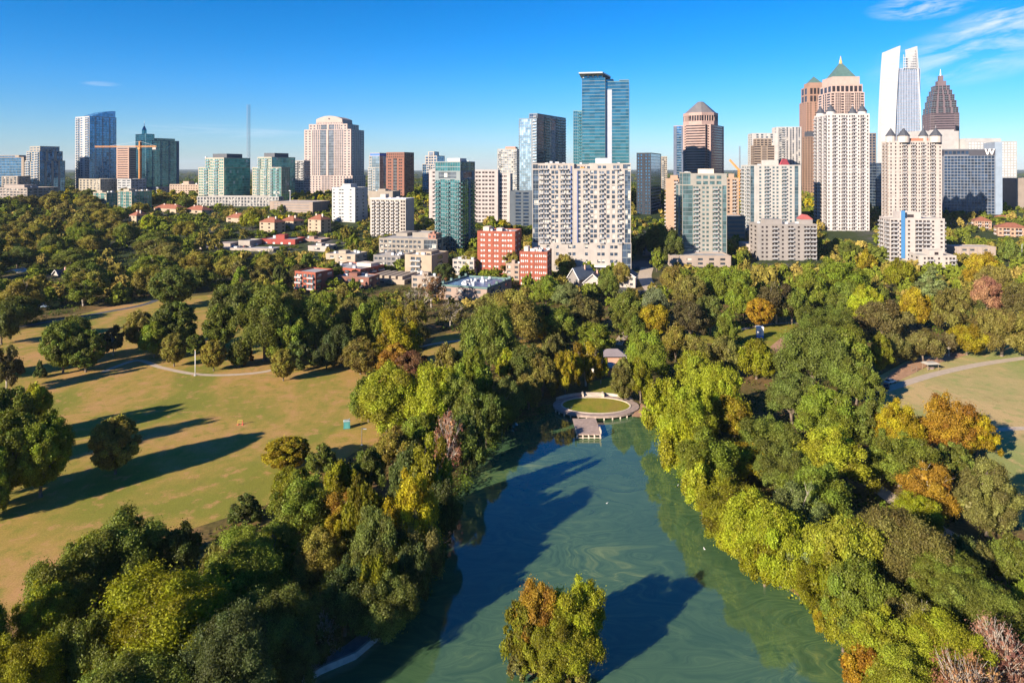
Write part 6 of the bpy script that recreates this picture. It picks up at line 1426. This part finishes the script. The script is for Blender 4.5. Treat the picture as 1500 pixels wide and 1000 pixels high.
def leaf_mass(name, pts, sizes, heights, cols, k, leaf, seed):
    """one mesh of low leafy mounds; colours ride on a face attribute because one object holds many plants"""
    rng = np.random.default_rng(seed)
    N = len(pts)
    ci = np.repeat(np.arange(N), k)
    v = rng.normal(size=(N*k, 3)); v[:, 2] = np.abs(v[:, 2]) * 0.9 + 0.1; v /= np.linalg.norm(v, axis=1)[:, None]
    lump = 0.75 + 0.35 * rng.random(N*k)
    S = np.stack([sizes, sizes, heights], 1)
    p = pts[ci] + v * S[ci] * np.array([0.5, 0.5, 1.0]) * lump[:, None]
    nrm = v + rng.normal(size=v.shape) * 0.5; nrm /= np.linalg.norm(nrm, axis=1)[:, None]
    t1 = np.cross(nrm, rng.normal(size=v.shape)); t1 /= np.linalg.norm(t1, axis=1)[:, None]; t2 = np.cross(nrm, t1)
    s = leaf * sizes[ci] * rng.uniform(0.6, 1.4, N*k)
    a, b = t1 * s[:, None], t2 * (s * 0.75)[:, None]
    V = np.stack([p - a, p + b, p + a, p - b], 1)
    n_ = N * k
    me = bpy.data.meshes.new(name)
    me.vertices.add(n_*4); me.vertices.foreach_set('co', V.ravel())
    me.loops.add(n_*4); me.loops.foreach_set('vertex_index', np.arange(n_*4))
    me.polygons.add(n_); me.polygons.foreach_set('loop_start', np.arange(0, n_*4, 4))
    c = me.color_attributes.new('leaf_tint', 'FLOAT_COLOR', 'POINT')
    cc = np.ones((n_*4, 4)); cc[:, :3] = np.repeat((cols[ci] * rng.uniform(0.65, 1.4, (n_, 1))), 4, 0)
    c.data.foreach_set('color', cc.ravel())
    me.materials.append(MASS); me.update(calc_edges=True); me.validate()
    return tag(link_mesh(name, me), kind='stuff')
MASS, n, l, out = new_mat('mass_leaves')
at_ = n.new('ShaderNodeAttribute'); at_.attribute_name = 'leaf_tint'
d_ = n.new('ShaderNodeBsdfDiffuse'); t_ = n.new('ShaderNodeBsdfTranslucent'); mx_ = n.new('ShaderNodeMixShader'); mx_.inputs[0].default_value = 0.25
l.new(at_.outputs['Color'], d_.inputs[0]); l.new(at_.outputs['Color'], t_.inputs[0]); l.new(d_.outputs[0], mx_.inputs[1]); l.new(t_.outputs[0], mx_.inputs[2]); l.new(mx_.outputs[0], out.inputs[0])
rng = np.random.default_rng(3)
# undergrowth inside the woods
pts = []
cand = []
for q in zone_np:
    lo, hi = q.min(0), q.max(0)
    n_ = int((hi - lo).prod() / 26)
    c_ = rng.uniform(lo, hi, (n_, 2)); c_ = c_[poly_sd(c_, q) < 0]
    cand.append(c_)
cand = np.concatenate(cand)
ok = poly_sd(cand, LAKE) > 0.3
for q in NO_TREE: ok &= poly_sd(cand, q) > 0.5
for q in FOOT: ok &= poly_sd(cand, q) > 2.0
cand = cand[ok]
if len(cand) > 7000: cand = cand[rng.choice(len(cand), 7000, replace=False)]
zz = np.array([ground_z(x, y) for x, y in cand]) - 0.2
sdl = poly_sd(cand, LAKE); zz = np.where(sdl < 2.5, -0.9, zz)
pcol = np.array([PAL[k][0] for k in 'gdkook']) * 1.3
leaf_mass('undergrowth', np.column_stack([cand, zz]), rng.uniform(3.0, 6.5, len(cand)), rng.uniform(1.0, 3.2, len(cand)), pcol[rng.integers(0, len(pcol), len(cand))], 34, 0.075, 8)
# reeds and bushes right at the shores
sh = []
for a, b in zip(LAKE, np.roll(LAKE, -1, 0)):
    L_ = np.linalg.norm(b - a)
    for tt in np.arange(0, 1, 1.3 / L_):
        q_ = a + (b - a) * tt; e = (b - a) / L_; nrm = np.array([e[1], -e[0]])
        sh.append(q_ + nrm * rng.uniform(-1.0, 2.6))
sh = np.array(sh); sh = sh[(sh[:, 1] > 60)]
ok = np.ones(len(sh), bool)
for q in NO_TREE[4:7:2]: ok &= poly_sd(sh, q) > 0.0
s_ = poly_sd(sh, LAKE); ok &= s_ > -1.6
sh = sh[ok]
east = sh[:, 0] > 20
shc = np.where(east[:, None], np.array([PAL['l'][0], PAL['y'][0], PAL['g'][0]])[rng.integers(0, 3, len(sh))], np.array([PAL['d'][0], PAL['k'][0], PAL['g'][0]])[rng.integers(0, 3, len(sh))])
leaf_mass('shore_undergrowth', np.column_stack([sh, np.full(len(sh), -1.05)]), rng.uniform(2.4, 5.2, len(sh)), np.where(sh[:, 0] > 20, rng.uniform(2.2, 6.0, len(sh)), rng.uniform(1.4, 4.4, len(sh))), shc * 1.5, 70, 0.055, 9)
def crown_mass(name, pts, wid, hgt, cols, n_leaf, leaf, seed):
    """many far trees as one object: crowns of leaf clumps, tinted tree by tree"""
    rng = np.random.default_rng(seed)
    base = []
    for v in range(5):
        me, _ = crown_mesh('oak', 22, n_leaf, leaf, seed * 10 + v, 'crown_source')
        a = np.empty(n_leaf * 12); me.vertices.foreach_get('co', a); base.append(a.reshape(-1, 3)); bpy.data.meshes.remove(me)
    base = np.array(base); N = len(pts)
    w_ = rng.uniform(0, 6.28, N); c, s_ = np.cos(w_)[:, None], np.sin(w_)[:, None]
    B = base[rng.integers(0, 5, N)]
    X, Y = B[:, :, 0] * wid[:, None], B[:, :, 1] * wid[:, None]
    V = np.stack([X * c - Y * s_ + pts[:, :1], X * s_ + Y * c + pts[:, 1:2], B[:, :, 2] * hgt[:, None] + pts[:, 2:3]], 2).reshape(-1, 3)
    n_ = N * n_leaf
    me = bpy.data.meshes.new(name)
    me.vertices.add(n_*4); me.vertices.foreach_set('co', V.ravel())
    me.loops.add(n_*4); me.loops.foreach_set('vertex_index', np.arange(n_*4))
    me.polygons.add(n_); me.polygons.foreach_set('loop_start', np.arange(0, n_*4, 4))
    at_ = me.color_attributes.new('leaf_tint', 'FLOAT_COLOR', 'POINT')
    cc = np.ones((n_*4, 4)); cc[:, :3] = np.repeat(np.repeat(cols, n_leaf, 0) * rng.uniform(0.6, 1.45, (n_, 1)), 4, 0)
    at_.data.foreach_set('color', cc.ravel())
    me.materials.append(MASS); me.update(calc_edges=True)
    return tag(link_mesh(name, me), kind='stuff')
def spread(cand, wid, taken, k_):
    """thin candidates so that crowns only touch"""
    keep = []; P_ = [np.array(taken)[:, :2]] if taken else []; 
    px_ = list(np.array(taken)[:, 0]) if taken else []; py_ = list(np.array(taken)[:, 1]) if taken else []; pw_ = list(np.array(taken)[:, 2]) if taken else []
    cell = {}
    for i in range(len(px_)): cell.setdefault((int(px_[i] // 30), int(py_[i] // 30)), []).append(i)
    for j, (x, y) in enumerate(cand):
        cx, cy = int(x // 30), int(y // 30); okk = True
        for dx in (-1, 0, 1):
            for dy in (-1, 0, 1):
                for i in cell.get((cx+dx, cy+dy), ()):
                    if (px_[i]-x)**2 + (py_[i]-y)**2 < (k_ * (pw_[i] + wid[j]))**2: okk = False; break
        if okk:
            cell.setdefault((cx, cy), []).append(len(px_)); px_.append(x); py_.append(y); pw_.append(wid[j]); keep.append(j)
    return np.array(keep, int)
def free(c_, margin):
    ok = poly_sd(c_, LAKE) > 6
    for q in NO_TREE: ok &= poly_sd(c_, q) > margin
    for q in FOOT: ok &= poly_sd(c_, q) > margin
    for a, b, w in ROADS:
        e = b - a; t_ = np.clip(((c_ - a) @ e) / (e @ e), 0, 1); ok &= np.linalg.norm(c_ - a - t_[:, None] * e, axis=1) > w
    return ok
ROADS = []
for pts_, w in (([(905, 430), (925, 405), (945, 385), (952, 370), (950, 345)], 11.0),):
    q = [at(x, y) for x, y in pts_]
    ROADS += [(np.array([u.x, u.y]), np.array([v.x, v.y]), w) for u, v in zip(q, q[1:])]
def town_trees(name, y0, y1, n_, wr, hr, pal, n_leaf, leaf, seed, kk=0.42, xr=0.95):
    yy = rng.uniform(y0, y1, n_); xx = rng.uniform(-xr, xr, n_) * yy
    c_ = np.column_stack([xx, yy]); c_ = c_[free(c_, 4.0)]
    wd = rng.uniform(*wr, len(c_)); hh = rng.uniform(*hr, len(c_)); vis = np.array([not hides(x, y, w, h * 0.9) for (x, y), w, h in zip(c_, wd, hh)], bool); c_, wd, hh = c_[vis], wd[vis], hh[vis]
    kp = spread(c_, wd, placed, kk); c_, wd, hh = c_[kp], wd[kp], hh[kp]
    for (x, y), w in zip(c_, wd): placed.append((x, y, w))
    z_ = np.array([ground_z(x, y) for x, y in c_]) - 0.3
    pc = np.array([[v * LEAFK * q for v, q in zip(PAL[k][0], (1.2, 1.0, 0.9))] for k in pal])
    print(name, len(c_))
    crown_mass(name, np.column_stack([c_, z_]), wd, hh, pc[rng.integers(0, len(pc), len(c_))], n_leaf, leaf, seed)
town_trees('hillside_woods', 380, 620, 2600, (9, 15), (8, 13), 'gggoodtg', 620, 0.062, 21)
town_trees('hillside_shrubs', 370, 800, 6000, (5, 8.5), (3.0, 6.0), 'gggoodtg', 200, 0.11, 23, 0.38, 0.85)
town_trees('town_woods', 620, 1100, 5200, (9, 16), (8, 12.5), 'ggoodtgy', 300, 0.085, 22)
# woods out to the horizon
n_ = 3000
yy = 1080 + (rng.random(n_) ** 2.0) * 6200; xx = rng.uniform(-0.95, 0.95, n_) * yy
c_ = np.column_stack([xx, yy]); ok = np.ones(n_, bool)
for q in FOOT: ok &= poly_sd(c_, q) > 6.0
c_ = c_[ok]; z_ = np.array([ground_z(x, y) for x, y in c_])
pc = np.array([PAL[k][0] for k in 'gdodgt']) * 1.2
leaf_mass('distant_treeline', np.column_stack([c_, z_]), rng.uniform(18, 34, len(c_)), rng.uniform(7, 12, len(c_)), pc[rng.integers(0, len(pc), len(c_))], 50, 0.08, 10)
# ------------------------------------------------------------------ every tree gets its own label from its look and the landmarks round it
LM = [('the lone round lawn tree', 169, 690), ('the flagpole', 286, 550), ('the teal cabin', 508, 627), ('the yellow goal frame', 352, 622), ('the curving lawn path', 390, 546), ('the russet lawn tree', 166, 520),
 ('the small dark conifer', 59, 553), ('the pale blue car', 67, 450), ('the long white cottage', 20, 440), ('the pink-walled cottage', 184, 400), ('the brick-red cottage', 280, 418), ('the red brick corner block', 462, 430),
 ('the red brick row houses', 520, 412), ('the blue-roofed hall', 700, 440), ('the golden sycamore', 580, 545), ('the broad green tree by the cabin', 566, 632), ('the tan office', 630, 405), ('the nearer brick block', 790, 415), ('the farther brick block', 732, 385),
 ('the white gabled houses', 880, 420), ('the cream balcony block', 850, 392), ('the street', 940, 400), ('the garden terrace', 1030, 382), ('the grey weathered block', 1155, 395), ('the white stepped block', 1375, 390), ('the peach low-rise', 1470, 355),
 ('the oval terrace', 873, 595), ('the pier', 860, 630), ('the lakeside pavilions', 890, 540), ('the golden tree behind the terrace', 956, 495), ('the amber tree by the kiosk', 1113, 480), ('the kiosk', 1113, 496), ('the lime tree', 1268, 475),
 ('the tallest golden tree', 1344, 482), ('the picnic shelter', 1363, 541), ('the field path', 1420, 538), ('the playing field', 1440, 600), ('the largest amber tree', 1385, 670), ('the dense green dome shrub', 1394, 705), ('the orange half-bare tree', 1362, 760),
 ('the paved wood path', 1300, 728), ('the magnolia', 1310, 880), ('the pinkish bare tree', 1462, 1040), ('the golden shrub over the water', 1210, 925), ('the smooth-crowned tree', 1205, 655), ('the promenade', 490, 945), ('the island', 810, 965),
 ('the leafless grey tree', 478, 958), ('the yellow-green waterside crown', 545, 925), ('the small golden-orange crown', 488, 830), ('the dark lawn-edge shrub', 358, 766), ('the big yellow-green tree', 240, 1000), ('the amber-tinged lawn tree', 420, 690), ('the pale leafless shore tree', 655, 705),
 ('the red brick hall', 415, 372), ('the white-roofed hall', 350, 385), ('the cream villa', 400, 345), ('the crane', 205, 310), ('the beige podium', 140, 310), ('the white dark-roofed cottage', 84, 420), ('the dark flagpole-lawn giant', 388, 528)]
LMG = [(nm, at(x, y)) for nm, x, y in LM]
used = {t['label'] for t in TREES if t['label']}
def rel(t, g):
    dx, dy = t['x'] - g.x, t['y'] - g.y
    if abs(dy) > 1.6 * abs(dx): return 'behind' if dy > 0 else 'in front of'
    return 'beside'
ORD = ['', 'second', 'third', 'fourth', 'fifth', 'sixth']
for t in sorted(TREES, key=lambda q: q['y']):
    if not t['label']:
        px, py = t['px'] if t['px'] else (0, 0)
        near = sorted(LMG, key=lambda q: (q[1].x - t['x'])**2 + (q[1].y - t['y'])**2)[:6]
        noun = 'shrub' if t['kind'] == 'bush' else 'tree'
        size = 'small ' if t['h'] < 9 and noun == 'tree' else 'large ' if t['w'] > 20 else 'narrow ' if t['w'] < 8.5 and t['h'] > 12 else ''
        look = '%s%s %s %s' % (size, t['c'], FORM[t['kind']], noun)
        opts = ['%s %s %s' % (look, rel(t, g), nm) for nm, g in near[:2]]
        opts += ['%s between %s and %s' % (look, near[0][0], b_[0]) for b_ in near[1:4]]
        opts += ['%s %s %s, toward %s' % (look, rel(t, near[0][1]), near[0][0], b_[0]) for b_ in near[2:6]]
        opts += ['%s %s %s' % (look, rel(t, g), nm) for nm, g in near[2:6]]
        for k_ in range(1, 6): opts += ['%s nearest %s %s' % (ORD[k_], look, rel(t, g) + ' ' + nm) for nm, g in near[:3]]
        for o_ in opts:
            if o_ not in used and len(o_.replace('-', '').split()) <= 16: t['label'] = o_; break
        used.add(t['label'])
    o = t['o']; o['label'] = t['label']
    g_ = t['group'] or ('trees on the lake island' if o.location.y < 112 and -12 < o.location.x < 16 and t['px'][0] > 740 and t['px'][0] < 900 and o.location.y < 110 and lake_sd(o.location.x, o.location.y) < -8 else 'trees of the park woods')
    o['group'] = g_
# ------------------------------------------------------------------ thin autumn haze over the park and the town
hb = MB().box(-16500, 16500, -420, 21500, -45, 330)
hm, n, l, out = new_mat('haze_air')
pv = n.new('ShaderNodeVolumePrincipled')
pv.inputs['Color'].default_value = (0.70, 0.84, 1.0, 1); pv.inputs['Density'].default_value = 0.000026; pv.inputs['Anisotropy'].default_value = 0.0
l.new(pv.outputs[0], out.inputs['Volume'])
tag(hb.build('haze', hm), kind='stuff')
